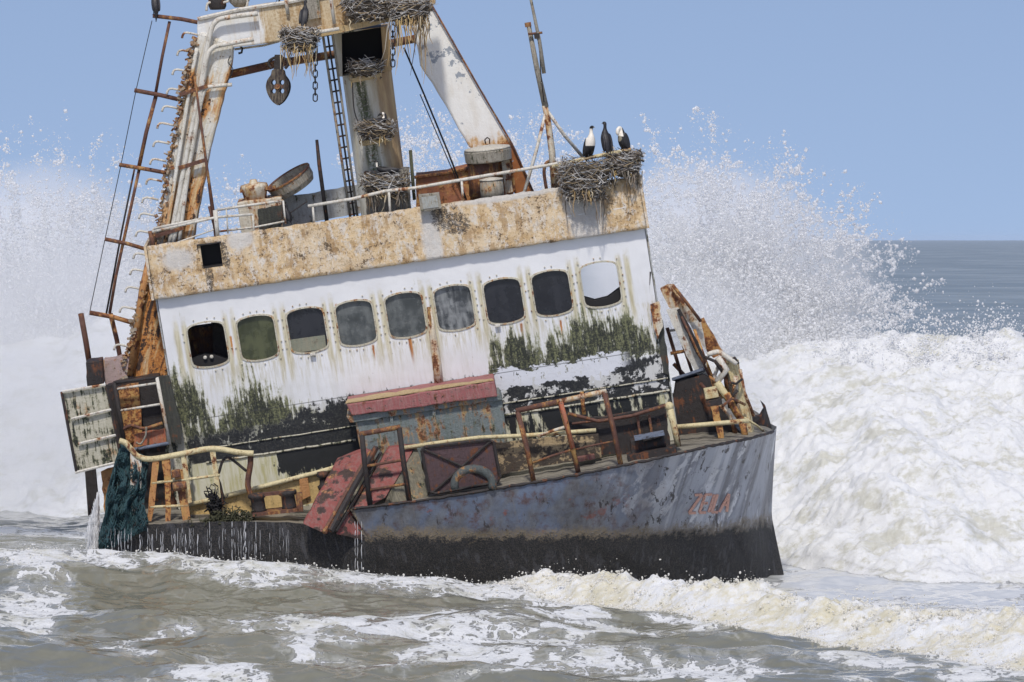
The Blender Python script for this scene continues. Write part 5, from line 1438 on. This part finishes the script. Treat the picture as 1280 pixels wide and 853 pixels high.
# ------------------------------------------------------------------ sea: one height field from the surf to the horizon
def px2X(p, Y): return (p - 640.0) * Y / F
xs = np.concatenate([-np.geomspace(60, 12.2, 40), np.arange(-12.0, 12.01, .05), np.geomspace(12.2, 60, 40)])
ys = np.concatenate([np.arange(66, 73, .2), np.arange(73, 119, .06), np.arange(119, 150, .12), np.geomspace(150, 15000, 260)])
XX, YY = np.meshgrid(xs, ys)
XX = np.where(YY > 150, XX * (1 + (YY - 150) / 300.0), XX)
def gs(x, s): return np.exp(-(x / s) ** 2)
wl = fbm(XX * .25, YY * .18, 4, seed=3)
far = np.clip((YY - 150) / 60, 0, 1)
near = 1 - far
# choppy swell everywhere
H = .10 * fbm(XX * .55 + 9, YY * .75, 4, seed=24) * near + .16 * fbm(XX * .22 + 2, YY * .30, 4, seed=21) + .06 * fbm(XX * 1.3, YY * 1.5, 3, seed=5) * near
H = H + far * (.35 * perlin(XX * .02, YY * .028, 8) + .25 * perlin(XX * .05, YY * .07, 9))
ppx = 640 + F * XX / YY                               # photo column of a point: used only to lay out the waves along the frontage
# swell standing in front of the hull
amp = np.interp(XX, [-10, -8.6, -4.8, -2.7, -.6, .6, 2.0, 4.5], [.94, .84, .66, .52, .26, .18, .1, 0])
yc = 91.5 + .5 * np.sin(XX * .8) - .05 * XX
dy = YY - yc
amp = amp * (1 + .18 * fbm(XX * .8, YY * .05, 3, seed=40))
H = H + amp * np.where(dy < 0, gs(dy, 4.2), gs(dy, 1.9))
# second, lower swells toward the viewer
for (y0, a, s, ph) in ((85.2, .27, 1.6, 0), (81.6, .20, 1.1, 1), (78.6, .22, 1.1, 2), (75.6, .17, .9, 4)):
    c = y0 + 1.1 * np.sin(XX * .35 + ph) + .5 * np.sin(XX * .9 + ph * 2)
    H = H + a * (1 + .9 * fbm(XX * .42, YY * .1, 3, seed=50 + int(ph))) * gs(YY - c, s) * sstep(XX, 7.5, 2.5)
# breaking wave in front, running diagonally toward the viewer at the bow side
fy = np.interp(XX, [-.8, .2, 1.6, 4.8, 8.5, 14], [93.0, 91.0, 88.2, 82.0, 74.5, 66])      # its foot
cw = np.interp(XX, [-.8, .2, 1.6, 4.8, 8.5, 14], [.6, 1.2, 1.9, 3.4, 5.4, 8.0])            # foot to crest
ca = np.interp(XX, [-.9, -.2, 1.0, 1.7, 5.0, 8.5, 14], [0, .10, .24, .42, .34, .58, .6])
rag = .5 * fbm(XX * .7, YY * .12, 4, seed=61)
d = (YY - fy + rag) / cw
rise = np.where(d < 1, sstep(d, 0, .8), np.exp(-np.clip((d - 1) * cw / 2.6, 0, 9) ** 1.3))
rise = np.where(d < 0, 0, rise)
wm = rise * sstep(ca, 0.0, .1)
bil = fbm(XX * 1.1, YY * .9, 6, gain=.55, seed=71, mode='b')
bil2 = fbm(XX * 4.5, YY * 3.5, 4, gain=.6, seed=75, mode='b')
H = H + ca * rise * (1 + .35 * bil) + wm * (.13 * bil + .07 * bil2)
foamF = np.clip(sstep(d, -.02, .06) * sstep(d, 1.9, .9) * sstep(ca, .02, .22), 0, 1)
# surf wall behind the wreck
fb = np.interp(XX, [-60, -12, -8, 0, 5.7, 7.5, 12, 60], [150, 122, 117, 107.5, 100.2, 97.0, 96, 95])
rag2 = 1.3 * fbm(XX * .35, YY * .06, 4, seed=81)
e = YY - fb - rag2
ch = np.interp(XX, [-60, -12, 0, 5, 12, 60], [4.6, 4.7, 4.4, 4.30, 4.3, 4.2])
prof = np.interp(e, [0, .5, 2.5, 6, 10, 14, 17, 19.5, 22, 28], [0, .03, .17, .42, .66, .86, 1.0, .92, .3, 0])
b1 = fbm(XX * .42, YY * .30, 7, gain=.56, seed=91, mode='b'); b2 = fbm(XX * 2.4 + b1, YY * 1.7, 5, gain=.6, seed=95, mode='b')
inw = sstep(e, 0, 1.0) * sstep(e, 27, 20)
H = H + ch * prof + inw * (.46 * b1 + .10 * b2)
foamB = sstep(e, -.15, .25) * sstep(e, 24, 19)
# the trough of smooth milky water at the bow
sl = sstep(XX, 4.2, 5.6) * sstep(YY, 85, 88) * sstep(YY, 106, 101) * (1 - foamB)
H = H - .20 * sstep(XX, 3, 5) * gs(YY - 93.5, 2.6) * near
milk = np.clip(sl * .9 * (1 - foamF), 0, 1)
# foam: streaks, sheets and lace
la = fbm(XX * .55 + .8 * fbm(XX * .4, YY * .4, 3, seed=33), YY * .20, 5, seed=30)
sheet = sstep(la, -.14, .24) * .64
crest = gs(dy + .3, 1.6) * np.interp(XX, [-12, -7, -3.2, 0, 2, 4], [.12, .35, .55, .7, .6, .0]) * (1 + fbm(XX * .6, YY * .5, 4, seed=36))
sweep = gs(YY - (86.2 + 2.2 * np.sin(XX * .45 + .6)), 1.2) * sstep(XX, -6, -2) * sstep(XX, 3.2, 1.5) * .85
sweep = sweep + gs(YY - (80.5 + 1.0 * np.sin(XX * .5 + 2)), .9) * sstep(XX, -4.5, -2) * sstep(XX, 3.2, 1.8) * .6
leftf = sstep(YY, 104, 112) * .6 * sstep(la, -.1, .2) * sstep(XX, -3, -6)
foam = np.clip(np.maximum.reduce([sheet * near * .95, crest, sweep * (1 + .6 * la), leftf]) * (1 - far), 0, .62)
foam = np.maximum(foam, np.maximum(foamF, foamB))
foam = np.maximum(foam, milk * (.34 + .30 * la))
behind = sstep(e, 20, 24)
foam = np.where(behind > .5, 0, foam)
Z = H
nx, ny = XX.shape[1], XX.shape[0]
verts = np.stack([XX, YY, Z], -1).reshape(-1, 3)
idx = np.arange(nx * ny).reshape(ny, nx)
quads = np.stack([idx[:-1, :-1], idx[:-1, 1:], idx[1:, 1:], idx[1:, :-1]], -1).reshape(-1, 4)

def mat_sea():
    m = Mat("surf_water")
    fo = m.attr("foam"); mk = m.attr("milk")
    wx, wy, wz = m.xyz(m.pos)
    n1 = m.noise(2.1, st=(1, .50, 1), detail=9, rough=.68, dist=.9, v=m.pos)
    lace = m.noise(.95, st=(1, .6, 1), detail=6, rough=.6, dist=1.2, v=m.pos, typ='RIDGED_MULTIFRACTAL')
    wp = m.warp(m.vec((1, .55, 1), v=m.pos), .9, 1.5)
    v1 = m.voro(1.3, v=wp, feat='DISTANCE_TO_EDGE')
    n3 = m.noise(14, detail=5, rough=.7, v=m.pos)
    lines = m.ss(v1 + (n1 - .5) * .30, .085, .0)
    v2 = m.voro(3.4, v=m.warp(wp, 3.0, .5), feat='DISTANCE_TO_EDGE')
    lines = m.mx(lines, m.ss(v2 + (n1 - .5) * .35, .11, .01) * .75)
    k = fo * .92 + (n1 - .5) * .85 + (n3 - .5) * .40 + lines * .24 * m.ss(fo, .02, .2) * (1 - mk) - .02
    f = m.ss(k, .46, .54)
    f = m.mx(f, m.ss(fo, .72, .9))
    thin = m.ss(k, .10, .5) * .55
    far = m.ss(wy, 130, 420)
    water = m.mix(far, (.195, .19, .142), m.mix(m.ss(m.noise(.05, st=(.5, 1, 1), detail=7, rough=.7, v=m.pos), .42, .60), (.19, .25, .315), (.27, .33, .395)))  # far stripes: wave-slope shading put into the colour, along with whitecaps and wind patches
    water = m.mix(m.ss(n1, .4, .62) * .4, water, (.25, .245, .195))
    water = m.mix(thin, water, (.50, .50, .46))
    water = m.mix(mk * .9, water, (.66, .68, .70))
    tinge = m.noise(.9, st=(1, .8, 1.6), detail=5, rough=.6, v=m.pos)
    n9 = m.noise(5, detail=7, rough=.72, v=m.pos); cr = m.attr("cream")
    fcol = m.mix(m.ss(tinge * .6 + n9 * .4, .49, .60) * .75, (.74, .745, .735), (.52, .51, .42))  # olive-grey mottles: thin foam, plus grey shadow of folds put into the colour
    fcol = m.mix(m.ss(n9, .54, .66) * .35, fcol, (.50, .49, .41))
    fcol = m.mix(cr * m.ss(tinge * .5 + n9 * .5, .42, .58) * .7, fcol, (.66, .60, .42))
    wtx = m.noise(3.2, st=(1, .35, 1), detail=6, rough=.6, v=m.pos); wt2 = m.noise(.55, st=(1, .5, 1), detail=4, v=m.pos)
    wbig = m.noise(.09, st=(1, .6, 1), detail=6, rough=.65, v=m.pos)
    m.bump(wtx * .045 * (1 - far) + wt2 * .22 + wbig * far * 7.0 + f * .06 + f * n3 * .10 + f * n9 * .35, .8, .20)
    m.put(m.b.inputs['Specular IOR Level'], m.mix(far, (.5, .5, .5), m.mix(m.ss(m.noise(.02, st=(.35, 1, 1), detail=5, v=m.pos), .4, .6), (.05, .05, .05), (.30, .30, .30))))
    m.put(m.b.inputs['IOR'], 1.33 - far * .26)
    m.put(m.b.inputs['Subsurface Weight'], m.ss(fo, .8, .95) * .5)
    m.b.inputs['Subsurface Radius'].default_value = (.30, .30, .28); m.b.inputs['Subsurface Scale'].default_value = 1.0
    return m.done(m.mix(f, water, fcol), m.mix(f, m.ss(far, 0, 1, .10, .55), (.8, .8, .8)))
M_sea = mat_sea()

def sea_part(name, mask, label, **kw):
    q = quads[mask]
    used, inv = np.unique(q, return_inverse=True)
    inv = inv.reshape(-1, 4)
    me = bpy.data.meshes.new(name)
    me.vertices.add(len(used)); me.vertices.foreach_set("co", verts[used].astype(np.float32).ravel())
    me.loops.add(inv.size); me.loops.foreach_set("vertex_index", inv.astype(np.int32).ravel())
    me.polygons.add(len(inv)); me.polygons.foreach_set("loop_start", np.arange(0, inv.size, 4, dtype=np.int32))
    me.polygons.foreach_set("use_smooth", np.ones(len(inv), dtype=bool))
    for nm, ar in (("foam", foam), ("milk", milk), ("cream", foamF)):
        a = me.attributes.new(nm, 'FLOAT', 'POINT'); a.data.foreach_set("value", ar.ravel()[used].astype(np.float32))
    me.update(calc_edges=True)
    me.materials.append(M_sea)
    o = bpy.data.objects.new(name, me); COL.objects.link(o)
    return tag(o, label, kind='structure')
fq = lambda a: a.ravel()[quads].mean(1)
mB = fq(inw) > .5; mF = (fq(foamF) > .5) & ~mB
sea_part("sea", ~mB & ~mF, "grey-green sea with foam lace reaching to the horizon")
sea_part("surf_water", mB, "tall white surf breaking behind the wreck")
sea_part("breaking_wave_water", mF, "low white breaker rolling past the bow")

# ------------------------------------------------------------------ droplets and spray
def droplets(name, pts, rad_, mat, label, seed=0):
    """every droplet a small octahedron, slightly stretched"""
    n = len(pts); r = np.random.default_rng(seed)
    base = np.array([(1, 0, 0), (-1, 0, 0), (0, 1, 0), (0, -1, 0), (0, 0, 1), (0, 0, -1)], dtype=np.float32)
    tri = np.array([(0, 2, 4), (2, 1, 4), (1, 3, 4), (3, 0, 4), (2, 0, 5), (1, 2, 5), (3, 1, 5), (0, 3, 5)], dtype=np.int32)
    st = (1 + .5 * r.random((n, 1, 3)) ** 2).astype(np.float32)
    ang = r.random(n) * 2 * np.pi; ca, sa = np.cos(ang), np.sin(ang)
    b = base[None] * st * rad_[:, None, None]
    bx = b[..., 0] * ca[:, None] - b[..., 2] * sa[:, None]; bz = b[..., 0] * sa[:, None] + b[..., 2] * ca[:, None]
    b = np.stack([bx, b[..., 1], bz], -1)
    v = (pts[:, None, :] + b).reshape(-1, 3).astype(np.float32)
    f = (tri[None] + (np.arange(n, dtype=np.int32) * 6)[:, None, None]).reshape(-1)
    me = bpy.data.meshes.new(name)
    me.vertices.add(len(v)); me.vertices.foreach_set("co", v.ravel())
    me.loops.add(len(f)); me.loops.foreach_set("vertex_index", f)
    me.polygons.add(len(f) // 3); me.polygons.foreach_set("loop_start", np.arange(0, len(f), 3, dtype=np.int32))
    me.polygons.foreach_set("use_smooth", np.ones(len(f) // 3, dtype=bool))
    me.update(calc_edges=True); me.materials.append(mat)
    o = bpy.data.objects.new(name, me); COL.objects.link(o)
    return tag(o, label, kind='stuff')

def mat_spray(nm="white_spray", col=(.985, .985, .985), w=.5, clear=0.0):
    m = Mat(nm)
    tr = m.nt.nodes.new('ShaderNodeBsdfTranslucent'); tr.inputs[0].default_value = (*col, 1)
    mx = m.nt.nodes.new('ShaderNodeMixShader'); mx.inputs[0].default_value = w
    m.done(col, .9, spec=.2)
    m.nt.links.new(m.b.outputs[0], mx.inputs[1]); m.nt.links.new(tr.outputs[0], mx.inputs[2])
    if clear:
        tp = m.nt.nodes.new('ShaderNodeBsdfTransparent'); m2 = m.nt.nodes.new('ShaderNodeMixShader'); m2.inputs[0].default_value = clear
        m.nt.links.new(mx.outputs[0], m2.inputs[1]); m.nt.links.new(tp.outputs[0], m2.inputs[2]); m.nt.links.new(m2.outputs[0], m.out.inputs[0])
    else: m.nt.links.new(mx.outputs[0], m.out.inputs[0])
    return m.mat
M_spray = mat_spray(clear=.28)
M_froth = mat_spray("cream_froth", (.88, .86, .80), .45)

def plume(name, n, org, a0, a1, prof, Yr, label, seed, core=1.0, amax=.045):
    """burst of spray thrown out from org (px, py); prof: reach in pixels for angles a0..a1 (degrees, 90 = up)"""
    r = np.random.default_rng(seed)
    N = int(n * 3.2)
    th = r.uniform(a0, a1, N); q = r.random(N) ** .55 * 1.12
    reach = np.interp(th, np.linspace(a0, a1, len(prof)), prof)
    lobes = 1 + .13 * fbm(th / 7.0, th * 0 + seed, 4, gain=.6, seed=seed) * 2 * sstep(q, .2, .9)
    d_ = q * reach * lobes
    x = org[0] + np.cos(np.radians(th)) * d_; y = org[1] - np.sin(np.radians(th)) * d_
    # strands stretched along the throw, clots and holes
    strand = fbm(th / 3.2, d_ / 46, 5, gain=.62, seed=seed + 5)
    clot = fbm(x / 11, y / 10, 5, gain=.65, seed=seed + 9); big = fbm(x / 48, y / 40, 3, seed=seed + 13)
    s = .40 * strand + .50 * clot + .30 * big
    p = sstep(s + core * (.62 - q) * .8, -.34, .30) * np.clip(1.25 - q, .05, 1) + .03 * np.clip(1.1 - q, 0, 1)
    keep = np.flatnonzero(r.random(N) < p)[:n]
    x, y, q, s = x[keep], y[keep], q[keep], s[keep]
    u = r.random(len(x))
    sz = (.0062 + amax * .62 * u ** 12 + .007 * np.clip(s, 0, 1) * u) * (1 + .30 * sstep(q, .6, 1.0)) * Yr[0] / 106
    Yv = r.uniform(Yr[0], Yr[1], len(x))
    pts = np.stack([(x - 640) * Yv / F, Yv, CAM_H - (y - HOR) * Yv / F], -1)
    return droplets(name, pts, sz, M_spray, label, seed)

plume("sea_spray", 270000, (900, 440), -12, 128, [235, 250, 262, 262, 250, 245, 248, 256, 262, 270, 262, 250], (115, 120), "white spray bursting up beside the bow", 1)
plume("sea_spray", 230000, (60, 470), 5, 175, [190, 215, 235, 265, 282, 290, 288, 284, 280, 270, 260], (135, 140), "white spray flung up beyond the stern", 2)
plume("sea_spray", 20000, (525, 300), 50, 140, [120, 130, 150, 160, 155, 140, 130, 125], (112, 116), "spray rising behind the mast and the wheelhouse roof", 3, .5)
plume("sea_spray", 9000, (675, 280), 60, 125, [110, 120, 128, 122, 110], (112, 116), "spray rising behind the aerial mast", 4, .4)
plume("sea_spray", 5000, (300, 330), 55, 140, [90, 110, 115, 110, 100], (112, 116), "spray rising behind the gantry foot", 6, .2)

# froth torn off the surf crests and the low breaker: rounded clots of every size
_ico = bmesh.new(); bmesh.ops.create_icosphere(_ico, subdivisions=2, radius=1.0)
_iv = np.array([v.co[:] for v in _ico.verts], dtype=np.float32); _if = np.array([[v.index for v in f.verts] for f in _ico.faces], dtype=np.int32); _ico.free()
def froth(name, pts, rad_, mat, label, seed=0):
    n = len(pts); r = np.random.default_rng(seed)
    st = r.uniform(.6, 1.35, (n, 1, 3)).astype(np.float32)
    k = (1 + .28 * np.sin(_iv[None] @ np.ones((3, 1)) * 4 + r.random((n, 1, 1)) * 6) * r.random((n, 1, 1))).astype(np.float32)
    v = (pts[:, None, :] + _iv[None] * st * k * rad_[:, None, None]).reshape(-1, 3).astype(np.float32)
    f = (_if[None] + (np.arange(n, dtype=np.int32) * len(_iv))[:, None, None]).reshape(-1)
    me = bpy.data.meshes.new(name)
    me.vertices.add(len(v)); me.vertices.foreach_set("co", v.ravel())
    me.loops.add(len(f)); me.loops.foreach_set("vertex_index", f)
    me.polygons.add(len(f) // 3); me.polygons.foreach_set("loop_start", np.arange(0, len(f), 3, dtype=np.int32))
    me.polygons.foreach_set("use_smooth", np.ones(len(f) // 3, dtype=bool))
    me.update(calc_edges=True); me.materials.append(mat)
    o = bpy.data.objects.new(name, me); COL.objects.link(o)
    return tag(o, label, kind='stuff')
def clots(mask, n, lift, sink, smin, smax, seed, pw=3.0, weight=None):
    r = np.random.default_rng(seed)
    cand = np.flatnonzero(mask.ravel())
    w = None
    if weight is not None:
        w = np.clip(weight.ravel()[cand], 1e-4, None); w = w / w.sum()
    pick = r.choice(cand, n, p=w)
    p = verts[pick].astype(np.float64).copy(); sz = smin + (smax - smin) * r.random(n) ** pw
    p[:, 0] += r.normal(0, .04, n); p[:, 1] += r.normal(0, .04, n)
    p[:, 2] += np.abs(r.normal(0, 1, n)) ** 1.4 * lift - sz * sink
    return p, sz
cl = sstep(fbm(XX * 1.5, YY * 1.2, 4, gain=.6, seed=301), -.05, .4) + .05
p1, s1 = clots((foamF > .4) & (XX < 10.5) & (d < 1.35), 4500, .03, .75, .006, .034, 21, 3.0, cl)
p2, s2 = clots((foamF > .4) & (XX < 10.5) & (d > .6) & (d < 1.5), 1800, .08, .2, .005, .022, 22, 2.5, cl)
p3, s3 = clots((foamF > .05) & (foamF < .8) & (d < .3) & (XX < 10), 1200, .02, .5, .008, .035, 23, 2.5)
p7, s7 = clots((foam > .34) & (np.abs(dy) < 2.2) & (XX > -9) & (XX < 2), 1500, .035, .6, .005, .022, 41, 2.5)
froth("breaker_froth", np.concatenate([p1, p2, p3, p7]), np.concatenate([s1, s2, s3, s7]), M_froth, "cream froth tumbling off the low breaker", 5)
M_froth_w = mat_spray("white_froth", (.90, .90, .90), .5)
inA = (inw > .6) & (XX > -11.5) & (XX < 11.5)
p4, s4 = clots(inA & (e < 19) & (e > .2), 3500, .06, .6, .008, .035, 31, 2.6, cl)
p5, s5 = clots(inA & (XX > 3) & (e > 14) & (e < 19.5), 9000, .26, .0, .006, .028, 32, 2.6, cl)
p6, s6 = clots(inA & (e > -.2) & (e < 1.6), 1500, .05, .4, .010, .04, 33, 2.5)
froth("surf_froth", p5, s5, M_froth_w, "white froth on the tall surf", 6)

# water draining off the deck edge: broken threads and drops
def threads(name, items, label, seed):
    r = random.Random(seed); mb = MB()
    for (a, b0, b1, v, w) in items:
        b = b0
        while b < b1:
            ln = r.uniform(5, 26); pts = []
            for j in range(4):
                bb = min(b1 + 2, b + ln * j / 3); pts.append(L(a + mnoise.noise(Vector((a, bb * .12, 0))) * 1.6, bb, v))
            k = w * r.uniform(.5, 1.1)
            mb.tube(pts, [k * .5, k, k, k * .3], 5)
            b += ln + r.uniform(.3, 4)
    mb.v = [tuple(SHIP @ Vector(p)) for p in mb.v]
    o = mb.build(name, M_spray, None, smooth=True, fix=False)
    return tag(o, label, kind='stuff')
rc = random.Random(77); it = []
for k in range(60):
    a = 138 + 225 * rc.random() ** 1.3; b0 = 660 + 18 * rc.random() ** 2
    it.append((a, b0, b0 + rc.uniform(8, 44), -2.32, rc.uniform(.002, .0045)))
for a in (305, 307, 262, 290, 232, 218, 219, 160, 148, 175, 190, 201, 247, 320, 452, 444, 447):
    it.append((a, 652 if a > 250 else 668, 712, -2.4 if a < 400 else -2.6, rc.uniform(.006, .010)))
threads("dripping_water", it, "threads of sea water dripping off the after deck edge", 5)
it = []
for k in range(420):
    u = rc.random(); it.append((121 - 16 * u * rc.random() + 3 * rc.random(), 615 + 50 * u, 702, -.7 - .3 * rc.random(), rc.uniform(.005, .011)))
threads("pouring_water", it, "sheet of sea water pouring off the stern beside the net", 6)

# ------------------------------------------------------------------ fine spray hanging in the air behind the wreck
def mist(name, box, blobs, k, label, ns=.8):
    (x0, x1), (y0, y1), (z0, z1) = box
    o = MB().prism([(x0, y0, z0), (x1, y0, z0), (x1, y1, z0), (x0, y1, z0)], (0, 0, z1 - z0)).build(name, None, None)
    m = Mat(name); m.nt.nodes.remove(m.b)
    x, y, z = m.xyz(m.pos)
    n = m.noise(ns, detail=4, rough=.6, v=m.pos)
    tot = None
    for (px_, py_, rx, rz, w) in blobs:
        c = W(px_, py_, (y0 + y1) / 2); s = F / c.y
        ex = m.math('POWER', m.math('ABSOLUTE', (x - c.x) * (s / rx)), 2); ez = m.math('POWER', m.math('ABSOLUTE', (z - c.z) * (s / rz)), 2)
        q = m.ss(ex + ez, 1.0, 0.0) * w
        tot = q if tot is None else m.mx(tot, q)
    ey = m.ss(m.math('ABSOLUTE', (y - (y0 + y1) / 2) * (2 / (y1 - y0))), 1.0, .4)
    den = tot * ey * m.ss(n + tot * .12, .36, .62) * k
    pv_ = m.nt.nodes.new('ShaderNodeVolumeScatter')
    pv_.inputs['Color'].default_value = (1, 1, 1, 1); pv_.inputs['Anisotropy'].default_value = 0
    m.put(pv_.inputs['Density'], den)
    m.nt.links.new(pv_.outputs[0], m.out.inputs['Volume'])
    o.data.materials.append(m.mat)
    return tag(o, label, kind='stuff')
mist("spray_mist", ((-13, -4.2), (109, 116), (.3, 9)), [(20, 490, 190, 210, 1), (90, 420, 140, 150, .9), (190, 440, 90, 150, .4)], .34, "pale spray mist drifting beyond the stern")
mist("spray_mist", ((2.2, 9.5), (106, 113), (.6, 8)), [(880, 430, 150, 110, .8), (1020, 430, 110, 50, .4)], .22, "pale spray mist drifting beyond the bow")
mist("spray_mist", ((-18, -3.5), (141, 148), (1.5, 11)), [(40, 380, 190, 190, 1), (150, 400, 130, 160, .6), (60, 300, 150, 110, .5)], 1.0, "dense white spray mist hanging over the surf beyond the stern")
mist("spray_mist", ((1.0, 10.5), (121, 127), (1.5, 10)), [(880, 350, 190, 165, 1), (980, 360, 140, 120, .5)], .95, "dense white spray mist hanging over the surf beyond the bow")


# the sea air itself: one even, very thin haze round everything
hz = MB().box((0, 8000, 5.5), (24000, 17000, 16.0)).build("haze", None, None)
hm = Mat("sea_haze"); hm.nt.nodes.remove(hm.b)
hv = hm.nt.nodes.new('ShaderNodeVolumePrincipled'); hv.inputs['Color'].default_value = (.80, .88, 1, 1); hv.inputs['Density'].default_value = .00003
hm.nt.links.new(hv.outputs[0], hm.out.inputs['Volume']); hz.data.materials.append(hm.mat)
tag(hz, "thin sea haze over the water", kind='stuff')
# ------------------------------------------------------------------ sky, sun, air
SUN_EL, SUN_AZ = rad(51), rad(262)     # azimuth of the sun seen from above, measured from +x
sv = Vector((math.cos(SUN_EL) * math.cos(SUN_AZ), math.cos(SUN_EL) * math.sin(SUN_AZ), math.sin(SUN_EL)))
wd = bpy.data.worlds.new("World"); SC.world = wd; wd.use_nodes = True
nt = wd.node_tree; nt.nodes.clear()
wo = nt.nodes.new('ShaderNodeOutputWorld'); bg = nt.nodes.new('ShaderNodeBackground'); nt.links.new(bg.outputs[0], wo.inputs[0])
sky = nt.nodes.new('ShaderNodeTexSky'); sky.sky_type = 'NISHITA'; sky.sun_disc = False
sky.sun_elevation = SUN_EL; sky.sun_rotation = math.atan2(sv.x, sv.y)
sky.air_density = 1.0; sky.dust_density = 0.6; sky.ozone_density = 2.0; sky.altitude = 0
tc = nt.nodes.new('ShaderNodeTexCoord'); mp = nt.nodes.new('ShaderNodeMapping'); mp.vector_type = 'POINT'
mp.inputs['Location'].default_value = (0, 0, .22); mp.inputs['Scale'].default_value = (1, 1, .9)
nt.links.new(tc.outputs['Generated'], mp.inputs[0])
nv = nt.nodes.new('ShaderNodeVectorMath'); nv.operation = 'NORMALIZE'
nt.links.new(mp.outputs[0], nv.inputs[0]); nt.links.new(nv.outputs[0], sky.inputs[0])
mixn = nt.nodes.new('ShaderNodeMix'); mixn.data_type = 'RGBA'; mixn.blend_type = 'MULTIPLY'; mixn.inputs[0].default_value = 1.0
mixn.inputs[7].default_value = (1.06, .935, .925, 1)
nt.links.new(sky.outputs[0], mixn.inputs[6]); nt.links.new(mixn.outputs[2], bg.inputs[0])
bg.inputs['Strength'].default_value = 0.135
sl_ = bpy.data.lights.new("sun", 'SUN'); so = bpy.data.objects.new("sun", sl_); COL.objects.link(so)
sl_.energy = 3.0; sl_.angle = rad(4.0); sl_.color = (1.0, .955, .89)
so.rotation_euler = (-sv).to_track_quat('-Z', 'Y').to_euler()
vs = SC.view_settings; vs.view_transform = 'Standard'; vs.look = 'None'; vs.exposure = 0.0; vs.gamma = 1.0; vs.use_curve_mapping = False
SC.cycles.max_bounces = 24; SC.cycles.diffuse_bounces = 4; SC.cycles.volume_bounces = 24; SC.cycles.transparent_max_bounces = 24
SC.cycles.caustics_reflective = False; SC.cycles.caustics_refractive = False
SC.cycles.volume_step_rate = 2.0; SC.cycles.volume_max_steps = 128
